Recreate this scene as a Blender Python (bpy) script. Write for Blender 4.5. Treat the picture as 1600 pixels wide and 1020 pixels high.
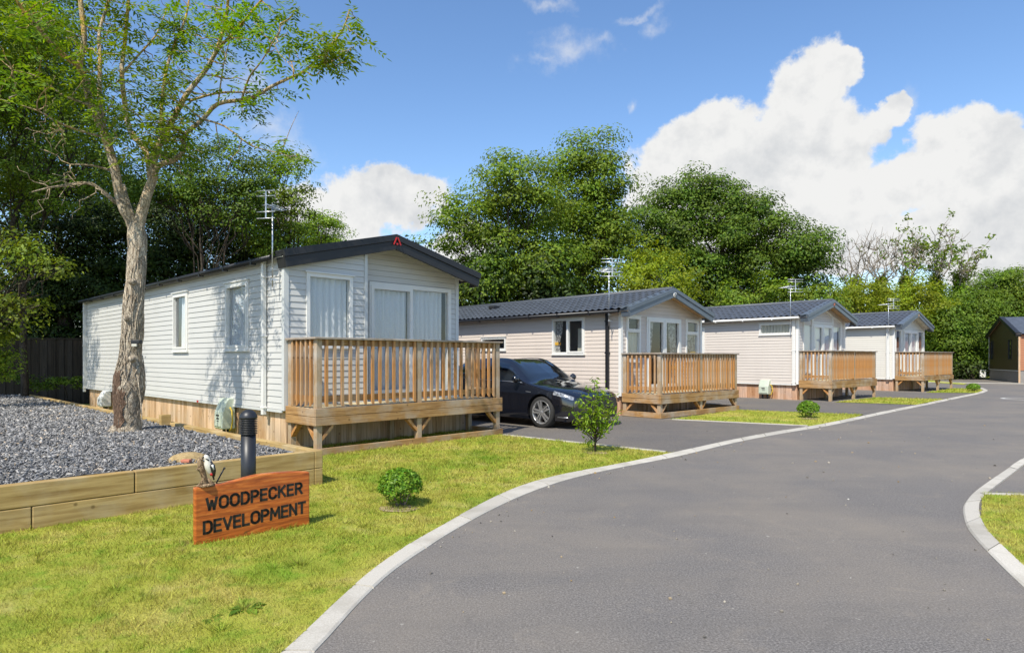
import bpy, math, random
import numpy as np
from mathutils import Vector, Matrix
random.seed(7); rng = np.random.default_rng(7)
scene = bpy.context.scene
for o in list(bpy.data.objects): bpy.data.objects.remove(o)
R = math.radians
# ------------------------------------------------------------------ camera
FOC, HORIZON, EYE = 1015.0, 559.0, 1.45
cam = bpy.data.cameras.new("camera"); camo = bpy.data.objects.new("camera", cam)
scene.collection.objects.link(camo); scene.camera = camo
camo.location = (0, 0, EYE); camo.rotation_euler = (R(90), 0, 0)
cam.sensor_width = 36; cam.lens = FOC / 1600 * 36; cam.shift_y = (HORIZON - 510) / 1600
cam.clip_start = 0.05; cam.clip_end = 3000
scene.view_settings.view_transform = 'Standard'; scene.view_settings.look = 'None'
scene.view_settings.gamma = 1; scene.view_settings.exposure = 0.46
# ------------------------------------------------------------------ sun
SUN_AZ, SUN_EL = R(23), R(51)          # direction the light travels (from +Y towards +X) and its height
sun = bpy.data.lights.new("sun", 'SUN'); suno = bpy.data.objects.new("sun", sun); scene.collection.objects.link(suno)
sun.energy = 4.3; sun.angle = R(0.5); sun.color = (1.0, 0.94, 0.82)
trav = Vector((math.sin(SUN_AZ) * math.cos(SUN_EL), math.cos(SUN_AZ) * math.cos(SUN_EL), -math.sin(SUN_EL)))
suno.rotation_euler = trav.to_track_quat('-Z', 'Y').to_euler(); suno.location = (-20, -20, 40)
# ------------------------------------------------------------------ sky
world = bpy.data.worlds.new("World"); scene.world = world; world.use_nodes = True
wt = world.node_tree; wt.nodes.clear()
def wn(t, **k):
    n = wt.nodes.new(t)
    for a, b in k.items(): setattr(n, a, b)
    return n
def wl(a, b): wt.links.new(a, b)
def wm(op, a, b=None, c=None, clamp=False):
    n = wn('ShaderNodeMath', operation=op); n.use_clamp = clamp
    for i, x in enumerate((a, b, c)):
        if x is None: continue
        if isinstance(x, (int, float)): n.inputs[i].default_value = x
        else: wl(x, n.inputs[i])
    return n.outputs[0]
sky = wn('ShaderNodeTexSky'); sky.sky_type = 'NISHITA'; sky.sun_disc = False
sky.sun_elevation = SUN_EL; sky.sun_rotation = math.pi + SUN_AZ
sky.air_density = 1.0; sky.dust_density = 0.35; sky.ozone_density = 1.6; sky.altitude = 50
tc = wn('ShaderNodeTexCoord'); sep = wn('ShaderNodeSeparateXYZ'); wl(tc.outputs['Generated'], sep.inputs[0])
def wnoise(scale, detail, rough=0.55, off=0.0):
    m = wn('ShaderNodeMapping'); m.inputs['Location'].default_value = (off, off * 1.7, off * 0.3); wl(tc.outputs['Generated'], m.inputs[0])
    n = wn('ShaderNodeTexNoise'); n.inputs['Scale'].default_value = scale; n.inputs['Detail'].default_value = detail
    n.inputs['Roughness'].default_value = rough; wl(m.outputs[0], n.inputs['Vector']); return n
az0 = wm('ARCTAN2', sep.outputs[0], sep.outputs[1]); el0 = wm('ARCSINE', sep.outputs[2])
wp = wnoise(7.0, 6, 0.6); spw = wn('ShaderNodeSeparateColor'); wl(wp.outputs['Color'], spw.inputs[0])
az = wm('ADD', az0, wm('MULTIPLY', wm('SUBTRACT', spw.outputs[0], 0.5), 0.14))
el = wm('ADD', el0, wm('MULTIPLY', wm('SUBTRACT', spw.outputs[1], 0.5), 0.12))
def px_dir(px, py):
    a = math.atan((px - 800) / FOC); return a, math.atan((HORIZON - py) / FOC * math.cos(a))
def blobs(lst):
    out = None
    for px, py, rx, ry in lst:
        a, e = px_dir(px, py); ca = math.cos(a)
        ra, re = rx / FOC * ca * ca, ry / FOC * ca
        dx = wm('MULTIPLY', wm('SUBTRACT', az, a), 1 / ra); dy = wm('MULTIPLY', wm('SUBTRACT', el, e), 1 / re)
        d = wm('SQRT', wm('ADD', wm('MULTIPLY', dx, dx), wm('MULTIPLY', dy, dy)))
        v = wm('SUBTRACT', 1.0, d)
        out = v if out is None else wm('SMOOTH_MAX', out, v, 0.15)
    return out
fine = wnoise(24.0, 10, 0.66, 3.1); mid = wnoise(9.0, 5, 0.55, 7.7)
cum = blobs([(1250,150,78,72),(1310,118,48,30),(1115,205,80,60),(1075,262,90,66),(1190,260,125,90),(1300,250,95,90),(1405,172,36,26),(1375,205,40,28),
    (1500,215,75,52),(1570,245,85,70),(1450,285,140,52),(1250,325,270,60),(1090,305,120,50),(1640,300,120,60),(1400,390,260,52),(1580,390,150,80),(1320,360,110,30),
    (600,312,125,46),(540,340,80,56),(660,306,46,24),(730,385,80,36),(565,356,36,16),(470,330,90,40),(1540,330,160,90),(1180,360,220,70),(2100,330,300,110),(-300,330,350,80)])
dens = wm('ADD', cum, wm('MULTIPLY', wm('SUBTRACT', fine.outputs['Fac'], 0.5), 0.75))
mask = wn('ShaderNodeMapRange', interpolation_type='SMOOTHSTEP'); wl(dens, mask.inputs[0]); mask.inputs[1].default_value = 0.0; mask.inputs[2].default_value = 0.24
wisp = blobs([(885,72,80,34),(930,62,50,20),(850,80,40,14),(1022,38,38,18),(865,2,48,12),(990,172,12,16),(430,200,80,70),(390,130,70,50),(470,250,60,40),(1000,20,60,10),(1430,160,30,30)])
wd = wm('ADD', wisp, wm('MULTIPLY', wm('SUBTRACT', fine.outputs['Fac'], 0.52), 2.0))
wmask = wn('ShaderNodeMapRange', interpolation_type='SMOOTHSTEP'); wl(wd, wmask.inputs[0]); wmask.inputs[1].default_value = 0.05; wmask.inputs[2].default_value = 1.5; wmask.inputs[4].default_value = 0.62
allmask = wm('MAXIMUM', mask.outputs[0], wmask.outputs[0])
# light and shade inside the clouds: thick and low parts greyer
shade = wm('ADD', wm('MULTIPLY', wm('SUBTRACT', mid.outputs['Fac'], 0.44), 2.8), wm('MULTIPLY', wm('SUBTRACT', dens, 0.35), 0.55), clamp=True)
na, nb = wnoise(13.0, 7, 0.6, 5.2), None
mb_ = wn('ShaderNodeMapping'); mb_.inputs['Location'].default_value = (5.2+0.010, 5.2*1.7, 5.2*0.3-0.022); wl(tc.outputs['Generated'], mb_.inputs[0])
nb = wn('ShaderNodeTexNoise'); nb.inputs['Scale'].default_value = 13.0; nb.inputs['Detail'].default_value = 7; nb.inputs['Roughness'].default_value = 0.6; wl(mb_.outputs[0], nb.inputs['Vector'])
relief = wm('MULTIPLY', wm('SUBTRACT', nb.outputs['Fac'], na.outputs['Fac']), 2.2)
eln = wn('ShaderNodeMapRange', interpolation_type='SMOOTHSTEP'); wl(el, eln.inputs[0]); eln.inputs[1].default_value = 0.33; eln.inputs[2].default_value = 0.16
shade = wm('MULTIPLY', shade, wm('ADD', wm('MULTIPLY', eln.outputs[0], 0.6), 0.2)); shade = wm('ADD', shade, relief, clamp=True)
ccol = wn('ShaderNodeMix', data_type='RGBA'); wl(shade, ccol.inputs[0]); ccol.inputs[6].default_value = (1.0, 1.0, 0.99, 1); ccol.inputs[7].default_value = (0.66, 0.69, 0.73, 1)
skc = wn('ShaderNodeHueSaturation'); wl(sky.outputs[0], skc.inputs['Color']); skc.inputs['Saturation'].default_value = 1.14; skc.inputs['Hue'].default_value = 0.503
bsky = wn('ShaderNodeBackground'); wl(skc.outputs[0], bsky.inputs[0]); bsky.inputs[1].default_value = 0.15
bcl = wn('ShaderNodeBackground'); wl(ccol.outputs[2], bcl.inputs[0]); bcl.inputs[1].default_value = 0.645
mx = wn('ShaderNodeMixShader'); wl(allmask, mx.inputs[0]); wl(bsky.outputs[0], mx.inputs[1]); wl(bcl.outputs[0], mx.inputs[2])
wo = wn('ShaderNodeOutputWorld'); wl(mx.outputs[0], wo.inputs[0])
# ------------------------------------------------------------------ helpers
COL = scene.collection
def P(px, py, D):
    """point seen at photo pixel (px, py), D metres ahead"""
    return Vector(((px - 800) / FOC * D, D, EYE + (HORIZON - py) / FOC * D))
def G(px, py, z=0.0):
    D = FOC * (EYE - z) / (py - HORIZON); return Vector(((px - 800) / FOC * D, D, z))
class MB:
    def __init__(s): s.v = []; s.f = []; s.sm = []
    def add(s, vs, fs, smooth=False):
        b = len(s.v); s.v.extend([tuple(v) for v in vs])
        for f in fs: s.f.append(tuple(i + b for i in f)); s.sm.append(smooth)
        return s
    def box(s, x0, x1, y0, y1, z0, z1):
        return s.add([(x0,y0,z0),(x1,y0,z0),(x1,y1,z0),(x0,y1,z0),(x0,y0,z1),(x1,y0,z1),(x1,y1,z1),(x0,y1,z1)],
                     [(0,3,2,1),(4,5,6,7),(0,1,5,4),(1,2,6,5),(2,3,7,6),(3,0,4,7)])
    def obox(s, c, ax, ay, az):
        c, ax, ay, az = map(Vector, (c, ax, ay, az)); vs = []
        for k in (-1, 1):
            for i, j in ((-1,-1),(1,-1),(1,1),(-1,1)): vs.append(c + i*ax + j*ay + k*az)
        return s.add(vs, [(0,3,2,1),(4,5,6,7),(0,1,5,4),(1,2,6,5),(2,3,7,6),(3,0,4,7)])
    def bar(s, p, q, w, h, up=(0,0,1)):
        p, q = Vector(p), Vector(q); d = (q - p); u = Vector(up); side = d.cross(u)
        if side.length < 1e-6: side = d.cross(Vector((1,0,0)))
        side.normalize(); u2 = side.cross(d).normalized()
        return s.obox((p + q) / 2, d / 2, side * w / 2, u2 * h / 2)
    def tube(s, pts, rad, n=8, smooth=True, caps=True):
        pts = [Vector(p) for p in pts]
        if isinstance(rad, (int, float)): rad = [rad] * len(pts)
        vs, fs = [], []; prev = None
        for i, p in enumerate(pts):
            t = (pts[min(i+1, len(pts)-1)] - pts[max(i-1, 0)])
            if t.length < 1e-9: t = Vector((0,0,1))
            t.normalize()
            if prev is None:
                a = Vector((1,0,0)) if abs(t.x) < 0.8 else Vector((0,1,0)); prev = (a - t * a.dot(t)).normalized()
            else:
                prev = prev - t * prev.dot(t)
                prev = prev.normalized() if prev.length > 1e-6 else t.orthogonal().normalized()
            b = t.cross(prev)
            for k in range(n):
                an = 2 * math.pi * k / n; vs.append(p + (prev * math.cos(an) + b * math.sin(an)) * rad[i])
        for i in range(len(pts) - 1):
            for k in range(n):
                a, b2 = i*n + k, i*n + (k+1) % n; fs.append((a, b2, b2 + n, a + n))
        s.add(vs, fs, smooth)
        if caps:
            m = len(s.v) - len(vs)
            s.f.append(tuple(m + k for k in reversed(range(n)))); s.sm.append(False)
            s.f.append(tuple(m + (len(pts)-1)*n + k for k in range(n))); s.sm.append(False)
        return s
    def lathe(s, prof, n=24, c=(0,0,0), ax='z', smooth=True):
        vs, fs = [], []
        for r, z in prof:
            for k in range(n):
                a = 2*math.pi*k/n; x, y = r*math.cos(a), r*math.sin(a)
                q = (x, y, z) if ax == 'z' else ((x, z, y) if ax == 'y' else (z, x, y))
                vs.append((c[0]+q[0], c[1]+q[1], c[2]+q[2]))
        for i in range(len(prof)-1):
            for k in range(n): fs.append((i*n+k, i*n+(k+1)%n, (i+1)*n+(k+1)%n, (i+1)*n+k))
        return s.add(vs, fs, smooth)
    def prism(s, poly, vec):
        poly = [Vector(p) for p in poly]; vec = Vector(vec); n = len(poly)
        fs = [tuple(reversed(range(n))), tuple(range(n, 2*n))] + [(i, (i+1)%n, (i+1)%n+n, i+n) for i in range(n)]
        return s.add(poly + [p + vec for p in poly], fs)
    def mesh(s, name, mat):
        me = bpy.data.meshes.new(name); me.from_pydata(s.v, [], s.f); me.update()
        me.polygons.foreach_set('use_smooth', s.sm)
        if mat: me.materials.append(mat)
        return me
    def build(s, name, mat, parent=None, bevel=0.0, loc=None):
        o = bpy.data.objects.new(name, s.mesh(name, mat)); COL.objects.link(o)
        if parent: o.parent = parent
        if loc is not None: o.location = loc
        if bevel:
            m = o.modifiers.new('bevel', 'BEVEL'); m.width = bevel; m.segments = 2; m.limit_method = 'ANGLE'; m.angle_limit = R(40)
        return o
def tag(o, label=None, cat=None, group=None, kind=None):
    for k, v in (('label', label), ('category', cat), ('group', group), ('kind', kind)):
        if v: o[k] = v
    return o
def thing(name, label, cat, loc=(0,0,0), rz=0.0, group=None):
    o = bpy.data.objects.new(name, None); COL.objects.link(o); o.empty_display_size = 0.2
    o.location = loc; o.rotation_euler = (0, 0, rz); return tag(o, label, cat, group)
def copy_tree(o, parent=None):
    c = o.copy(); COL.objects.link(c)
    if parent: c.parent = parent
    for ch in o.children: copy_tree(ch, c)
    return c
def sheet(name, pts, z, mat, kind='structure', **k):
    mb = MB().add([(p[0], p[1], z) for p in pts], [tuple(range(len(pts)))]); return tag(mb.build(name, mat), kind=kind, **k)
def np_mesh(name, verts, quads, mat, parent=None, smooth=False):
    me = bpy.data.meshes.new(name); nv, nq, k = len(verts), len(quads), quads.shape[1]
    me.vertices.add(nv); me.vertices.foreach_set('co', verts.astype(np.float32).ravel())
    me.loops.add(nq*k); me.loops.foreach_set('vertex_index', quads.astype(np.int32).ravel())
    me.polygons.add(nq); me.polygons.foreach_set('loop_start', np.arange(0, nq*k, k, dtype=np.int32))
    me.polygons.foreach_set('loop_total', np.full(nq, k, dtype=np.int32))
    if smooth: me.polygons.foreach_set('use_smooth', np.ones(nq, dtype=bool))
    me.update(calc_edges=True); me.validate()
    if mat: me.materials.append(mat)
    o = bpy.data.objects.new(name, me); COL.objects.link(o)
    if parent: o.parent = parent
    return o
# ------------------------------------------------------------------ materials
class NT:
    def __init__(s, name):
        s.m = bpy.data.materials.new(name); s.m.use_nodes = True; s.t = s.m.node_tree
        s.b = s.t.nodes['Principled BSDF']; s.out = s.t.nodes['Material Output']
    def n(s, t, **k):
        x = s.t.nodes.new(t)
        for a, b in k.items(): setattr(x, a, b)
        return x
    def l(s, a, b): s.t.links.new(a, b)
    def coord(s, kind='Object', scale=(1,1,1)):
        if kind == 'World': c = s.n('ShaderNodeNewGeometry').outputs['Position']
        else: c = s.n('ShaderNodeTexCoord').outputs[kind]
        mp = s.n('ShaderNodeMapping'); mp.inputs['Scale'].default_value = scale; s.l(c, mp.inputs[0]); return mp.outputs[0]
    def noise(s, vec, scale, detail=4, rough=0.55, dist=0.0):
        x = s.n('ShaderNodeTexNoise'); x.inputs['Scale'].default_value = scale; x.inputs['Detail'].default_value = detail
        x.inputs['Roughness'].default_value = rough; x.inputs['Distortion'].default_value = dist; s.l(vec, x.inputs['Vector']); return x.outputs['Fac']
    def ramp(s, fac, stops):
        x = s.n('ShaderNodeValToRGB'); e = x.color_ramp.elements
        while len(e) < len(stops): e.new(0.5)
        for i, (p, c) in enumerate(stops): e[i].position = p; e[i].color = (*c, 1) if len(c) == 3 else c
        s.l(fac, x.inputs[0]); return x.outputs[0]
    def mix(s, a, b, f, mode='MIX'):
        x = s.n('ShaderNodeMix', data_type='RGBA', blend_type=mode)
        for i, v in ((0, f), (6, a), (7, b)):
            if isinstance(v, (int, float)): x.inputs[i].default_value = v
            elif isinstance(v, tuple): x.inputs[i].default_value = (*v, 1) if len(v) == 3 else v
            else: s.l(v, x.inputs[i])
        return x.outputs[2]
    def rand(s): return s.n('ShaderNodeNewGeometry').outputs['Random Per Island']
    def hsv(s, col, h=0.5, sat=1.0, v=1.0):
        x = s.n('ShaderNodeHueSaturation')
        for nm, val in (('Hue', h), ('Saturation', sat), ('Value', v)):
            if isinstance(val, (int, float)): x.inputs[nm].default_value = val
            else: s.l(val, x.inputs[nm])
        if isinstance(col, tuple): x.inputs['Color'].default_value = (*col, 1)
        else: s.l(col, x.inputs['Color'])
        return x.outputs[0]
    def mapr(s, f, a, b, c, d):
        x = s.n('ShaderNodeMapRange'); s.l(f, x.inputs[0])
        for i, v in enumerate((a, b, c, d)): x.inputs[i+1].default_value = v
        return x.outputs[0]
    def base(s, c, rough=0.6, spec=0.5, metal=0.0):
        if isinstance(c, tuple): s.b.inputs['Base Color'].default_value = (*c, 1)
        else: s.l(c, s.b.inputs['Base Color'])
        s.b.inputs['Roughness'].default_value = rough; s.b.inputs['Specular IOR Level'].default_value = spec; s.b.inputs['Metallic'].default_value = metal
        return s
    def bump(s, h, strength=0.3, dist=0.01):
        x = s.n('ShaderNodeBump'); x.inputs['Strength'].default_value = strength; x.inputs['Distance'].default_value = dist
        s.l(h, x.inputs['Height']); s.l(x.outputs[0], s.b.inputs['Normal']); return s
def plain(name, c, rough=0.5, spec=0.5, metal=0.0, var=0.08):
    t = NT(name); v = t.coord('Object'); nz = t.noise(v, 6, 5)
    c2 = tuple(x*(1-var) for x in c); c3 = tuple(min(1, x*(1+var)) for x in c)
    t.base(t.ramp(nz, [(0.3, c2), (0.7, c3)]), rough, spec, metal); return t.m
def wood(name, dark, lite, scale, gray=None, grayamt=0.5, rough=0.75, knots=True):
    t = NT(name); v = t.coord('Object', scale); r = t.rand()
    add = t.n('ShaderNodeVectorMath', operation='ADD'); t.l(v, add.inputs[0])
    cmb = t.n('ShaderNodeCombineXYZ')
    m = t.n('ShaderNodeMath', operation='MULTIPLY'); t.l(r, m.inputs[0]); m.inputs[1].default_value = 37.0
    for i in range(3): t.l(m.outputs[0], cmb.inputs[i])
    t.l(cmb.outputs[0], add.inputs[1])
    g = t.noise(add.outputs[0], 1.0, 6, 0.65, 0.6); c = t.ramp(g, [(0.30, dark), (0.62, lite), (0.8, tuple(x*0.9 for x in lite))])
    val = t.mapr(r, 0, 1, 0.74, 1.2); c = t.hsv(c, 0.5, t.mapr(r, 0, 1, 1.1, 0.85), val)
    if gray:
        pat = t.noise(t.coord('Object'), 2.3, 4); c = t.mix(c, gray, t.mapr(pat, 0.45, 0.68, 0, grayamt))
    if knots:
        vo = t.n('ShaderNodeTexVoronoi'); vo.inputs['Scale'].default_value = 5.5; t.l(t.coord('Object'), vo.inputs['Vector'])
        c = t.mix(c, tuple(x*0.45 for x in dark), t.mapr(vo.outputs['Distance'], 0.05, 0.12, 0.75, 0.0))
    t.base(c, rough, 0.25).bump(g, 0.35, 0.004); return t.m
M = {}
M['wood_v'] = wood('deck_wood_upright', (0.26,0.10,0.02), (0.54,0.255,0.066), (34,34,2.2), (0.42,0.33,0.24), 0.5)
M['wood_h'] = wood('deck_wood_boards', (0.24,0.12,0.045), (0.48,0.285,0.12), (2.2,2.2,30), (0.42,0.35,0.27), 0.75)
M['wood_gray'] = wood('weathered_rail_wood', (0.20,0.15,0.11), (0.40,0.32,0.245), (2.5,2.5,28), (0.42,0.39,0.35), 0.7)
M['wood_floor'] = wood('deck_floor_wood', (0.36,0.29,0.16), (0.60,0.50,0.30), (1.5,24,24), (0.5,0.46,0.36), 0.7)
M['post'] = wood('post_wood', (0.27,0.17,0.09), (0.50,0.36,0.22), (28,28,2.0), (0.46,0.42,0.37), 0.9)
M['skirt'] = wood('skirting_planks', (0.36,0.20,0.10), (0.66,0.45,0.27), (26,26,1.6), (0.45,0.36,0.27), 0.55)
M['skirt_red'] = wood('reddish_skirting_planks', (0.34,0.16,0.08), (0.60,0.36,0.22), (26,26,1.6), (0.42,0.32,0.26), 0.6)
M['sleeper'] = wood('sleeper_wood', (0.29,0.18,0.06), (0.55,0.385,0.16), (1.3,1.3,22), (0.52,0.43,0.27), 0.5)
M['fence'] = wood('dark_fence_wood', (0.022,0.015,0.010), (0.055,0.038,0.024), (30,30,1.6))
def siding(name, c):
    t = NT(name); v = t.coord('Object', (0.6,0.6,14)); g = t.noise(v, 1.5, 5); d = t.noise(t.coord('Object'), 1.1, 5)
    cc = t.ramp(g, [(0.3, tuple(x*0.95 for x in c)), (0.7, c)])
    cc = t.mix(cc, tuple(x*0.86 for x in c), t.mapr(d, 0.52, 0.75, 0, 0.6))
    fl = t.n('ShaderNodeSeparateXYZ'); t.l(t.coord('Object'), fl.inputs[0])
    streak = t.noise(t.coord('Object', (9,9,0.35)), 1.0, 4)
    cc = t.mix(cc, (0.42,0.42,0.36), t.mapr(streak, 0.6, 0.8, 0, 0.16))
    wg = t.noise(t.coord('Object', (1.0,1.0,90)), 1.0, 3)
    t.base(cc, 0.48, 0.4).bump(wg, 0.06, 0.003); return t.m
M['clad_white'] = siding('white_cladding', (0.575,0.568,0.54)); M['clad_cream'] = siding('pinkish_cream_cladding', (0.63,0.55,0.485))
M['clad_beige'] = siding('beige_cladding', (0.62,0.56,0.505)); M['clad_offwhite'] = siding('offwhite_cladding', (0.66,0.63,0.565))
M['clad_brown'] = siding('brown_cladding', (0.105,0.075,0.033)); M['clad_red'] = siding('redbrown_cladding', (0.40,0.17,0.085))
M['upvc'] = plain('white_upvc', (0.71,0.70,0.665), 0.35, 0.5, var=0.03); M['upvc_grey'] = plain('light_grey_trim', (0.56,0.57,0.555), 0.4, var=0.04)
M['dark_trim'] = plain('anthracite_trim', (0.022,0.022,0.024), 0.45, 0.4); M['slate_trim'] = plain('slate_grey_trim', (0.10,0.12,0.145), 0.35, 0.5)
M['black'] = plain('black_plastic', (0.014,0.014,0.016), 0.4); M['bollard'] = plain('black_powder_coat', (0.020,0.021,0.025), 0.42, 0.5)
def tile(name, c):
    t = NT(name); g = t.noise(t.coord('Object'), 3.0, 6); f = t.noise(t.coord('Object'), 60, 3)
    t.base(t.mix(t.ramp(g, [(0.3, tuple(x*0.8 for x in c)), (0.7, tuple(x*1.2 for x in c))]), tuple(x*1.7 for x in c), t.mapr(f, 0.55, 0.75, 0, 0.5)), 0.5, 0.45).bump(f, 0.2, 0.003); return t.m
M['tile'] = tile('grey_roof_tile', (0.062,0.070,0.082)); M['tile_blue'] = tile('blue_grey_roof_tile', (0.075,0.085,0.105)); M['sheet'] = tile('black_roof_sheet', (0.02,0.02,0.021))
M['soffit'] = plain('cream_soffit', (0.62,0.60,0.53), 0.5); M['soffit_tan'] = plain('tan_soffit', (0.45,0.30,0.18), 0.5)
M['steel'] = plain('galvanised_steel', (0.55,0.56,0.58), 0.35, 0.5, 0.85); M['aerial'] = plain('aerial_aluminium', (0.75,0.76,0.78), 0.3, 0.5, 0.6)
M['green_box'] = plain('pale_green_plastic', (0.47,0.52,0.42), 0.45); M['white_box'] = plain('white_plastic_box', (0.72,0.72,0.68), 0.45)
M['red'] = plain('red_badge', (0.50,0.02,0.02), 0.4); M['yellow'] = plain('yellow_cable', (0.60,0.42,0.03), 0.5); M['amber'] = plain('mustard_tieback', (0.65,0.36,0.03), 0.7)
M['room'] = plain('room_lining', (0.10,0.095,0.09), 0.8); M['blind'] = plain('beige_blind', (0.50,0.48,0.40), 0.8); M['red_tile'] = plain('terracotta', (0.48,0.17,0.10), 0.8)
def glass():
    t = NT('window_glass'); t.t.nodes.remove(t.b)
    tr = t.n('ShaderNodeBsdfTransparent'); tr.inputs[0].default_value = (0.94,0.96,0.96,1); gl = t.n('ShaderNodeBsdfGlossy'); gl.inputs['Roughness'].default_value = 0.015
    gl.inputs['Color'].default_value = (0.95,0.97,1,1); lw = t.n('ShaderNodeLayerWeight'); lw.inputs[0].default_value = 0.5; fr = t.n('ShaderNodeMath', operation='POWER'); t.l(lw.outputs['Facing'], fr.inputs[0]); fr.inputs[1].default_value = 4.5
    nz = t.noise(t.coord('Object'), 1.6, 2); bp = t.n('ShaderNodeBump'); bp.inputs['Strength'].default_value = 0.06; bp.inputs['Distance'].default_value = 0.02; t.l(nz, bp.inputs['Height']); t.l(bp.outputs[0], gl.inputs['Normal'])
    mx = t.n('ShaderNodeMixShader'); ad = t.n('ShaderNodeMath', operation='ADD'); t.l(fr.outputs[0], ad.inputs[0]); ad.inputs[1].default_value = 0.07
    t.l(ad.outputs[0], mx.inputs[0]); t.l(tr.outputs[0], mx.inputs[1]); t.l(gl.outputs[0], mx.inputs[2]); t.l(mx.outputs[0], t.out.inputs[0]); return t.m
M['glass'] = glass()
def cloth(name, c, pattern=None):
    t = NT(name); g = t.noise(t.coord('Object'), 40, 3); cc = t.ramp(g, [(0.3, tuple(x*0.93 for x in c)), (0.7, c)])
    if pattern: cc = t.mix(cc, pattern, t.mapr(t.noise(t.coord('Object'), 9, 2, 0.5, 1.5), 0.48, 0.53, 0, 0.8))
    t.base(cc, 0.9, 0.1); tl = t.n('ShaderNodeBsdfTranslucent'); t.l(cc, tl.inputs[0]); mx = t.n('ShaderNodeMixShader'); mx.inputs[0].default_value = 0.3
    t.l(t.b.outputs[0], mx.inputs[1]); t.l(tl.outputs[0], mx.inputs[2]); t.l(mx.outputs[0], t.out.inputs[0]); return t.m
M['voile'] = cloth('white_voile', (0.88,0.89,0.92)); M['pattern'] = cloth('patterned_curtain', (0.55,0.53,0.50), (0.16,0.15,0.15))
def leafmat(name, dark, lite, trans=0.4, gloss=0.35, patch=0.7):
    t = NT(name); r = t.rand(); c = t.ramp(r, [(0.0, dark), (0.55, tuple((a+b)/2 for a, b in zip(dark, lite))), (1.0, lite)])
    p = t.noise(t.coord('World'), patch, 3); c = t.hsv(c, t.mapr(p, 0.3, 0.7, 0.485, 0.512), 1.0, t.mapr(p, 0.3, 0.7, 0.70, 1.35))
    t.base(c, gloss+0.18, 0.22); tl = t.n('ShaderNodeBsdfTranslucent'); t.l(t.hsv(c, 0.485, 1.1, 1.35), tl.inputs[0]); mx = t.n('ShaderNodeMixShader'); mx.inputs[0].default_value = trans
    t.l(t.b.outputs[0], mx.inputs[1]); t.l(tl.outputs[0], mx.inputs[2]); t.l(mx.outputs[0], t.out.inputs[0]); return t.m
M['leaf_ash'] = leafmat('ash_leaf', (0.065,0.145,0.013), (0.21,0.315,0.03), 0.45)
M['leaf_mid'] = leafmat('mid_green_leaf', (0.068,0.135,0.012), (0.225,0.305,0.028)); M['leaf_oak'] = leafmat('dark_green_leaf', (0.042,0.095,0.010), (0.145,0.215,0.021), 0.3)
M['leaf_ever'] = leafmat('evergreen_leaf', (0.013,0.030,0.006), (0.060,0.095,0.015), 0.15, 0.3); M['leaf_lime'] = leafmat('yellow_green_leaf', (0.13,0.19,0.010), (0.30,0.35,0.022), 0.45)
M['leaf_yel'] = leafmat('dull_yellow_green_leaf', (0.07,0.115,0.010), (0.20,0.25,0.022), 0.35)
M['leaf_box'] = leafmat('box_leaf', (0.06,0.15,0.013), (0.22,0.36,0.03), 0.3, 0.3, 9.0); M['leaf_laurel'] = leafmat('laurel_leaf', (0.09,0.19,0.014), (0.30,0.42,0.035), 0.35, 0.25, 6.0)
M['leaf_hedge'] = leafmat('hedge_leaf', (0.06,0.12,0.012), (0.17,0.255,0.025), 0.35)
def bark(name, a, b, lichen=None, scale=(5,5,1.6), lo=3.0, hi=6.5):
    t = NT(name); g = t.noise(t.coord('Object', scale), 4.5, 8, 0.7, 0.8); c = t.ramp(g, [(0.32, a), (0.62, b)])
    if lichen:
        p = t.noise(t.coord('Object'), 2.6, 5, 0.65); z = t.n('ShaderNodeSeparateXYZ'); t.l(t.n('ShaderNodeNewGeometry').outputs['Position'], z.inputs[0])
        h = t.mapr(z.outputs[2], lo, hi, 0.0, 0.85); mm = t.n('ShaderNodeMath', operation='MULTIPLY'); t.l(h, mm.inputs[0]); t.l(t.mapr(p, 0.38, 0.56, 0, 1), mm.inputs[1]); c = t.mix(c, lichen, mm.outputs[0])
    vo = t.n('ShaderNodeTexVoronoi', feature='DISTANCE_TO_EDGE'); vo.inputs['Scale'].default_value = 4.0; wv = t.n('ShaderNodeVectorMath', operation='ADD'); t.l(t.coord('Object', (scale[0]*1.6, scale[1]*1.6, scale[2]*1.1)), wv.inputs[0]); nn_ = t.n('ShaderNodeTexNoise'); nn_.inputs['Scale'].default_value = 9; nn_.inputs['Detail'].default_value = 5; t.l(t.coord('Object'), nn_.inputs['Vector']); t.l(nn_.outputs['Color'], wv.inputs[1]); t.l(wv.outputs[0], vo.inputs['Vector'])
    cr = t.mapr(vo.outputs['Distance'], 0.0, 0.09, 1.0, 0.0); c = t.mix(c, tuple(x*0.35 for x in a), t.mapr(cr, 0, 1, 0, 0.55)); bl = t.noise(t.coord('Object'), 7, 5, 0.7); c = t.hsv(c, 0.5, 1.0, t.mapr(bl, 0.3, 0.7, 0.68, 1.22))
    hh = t.n('ShaderNodeMath', operation='MULTIPLY_ADD'); t.l(cr, hh.inputs[0]); hh.inputs[1].default_value = -0.5; t.l(g, hh.inputs[2])
    t.base(c, 0.85, 0.2).bump(hh.outputs[0], 0.8, 0.04); return t.m
M['bark_ash'] = bark('ash_bark', (0.28,0.205,0.14), (0.66,0.57,0.43), (0.66,0.38,0.03)); M['bark'] = bark('grey_brown_bark', (0.035,0.027,0.02), (0.12,0.095,0.07)); M['bark_pale'] = bark('pale_twig_bark', (0.20,0.16,0.12), (0.42,0.36,0.28))
M['torn'] = bark('torn_bark', (0.07,0.04,0.025), (0.28,0.18,0.12), None, (9,9,2.5))
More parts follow.
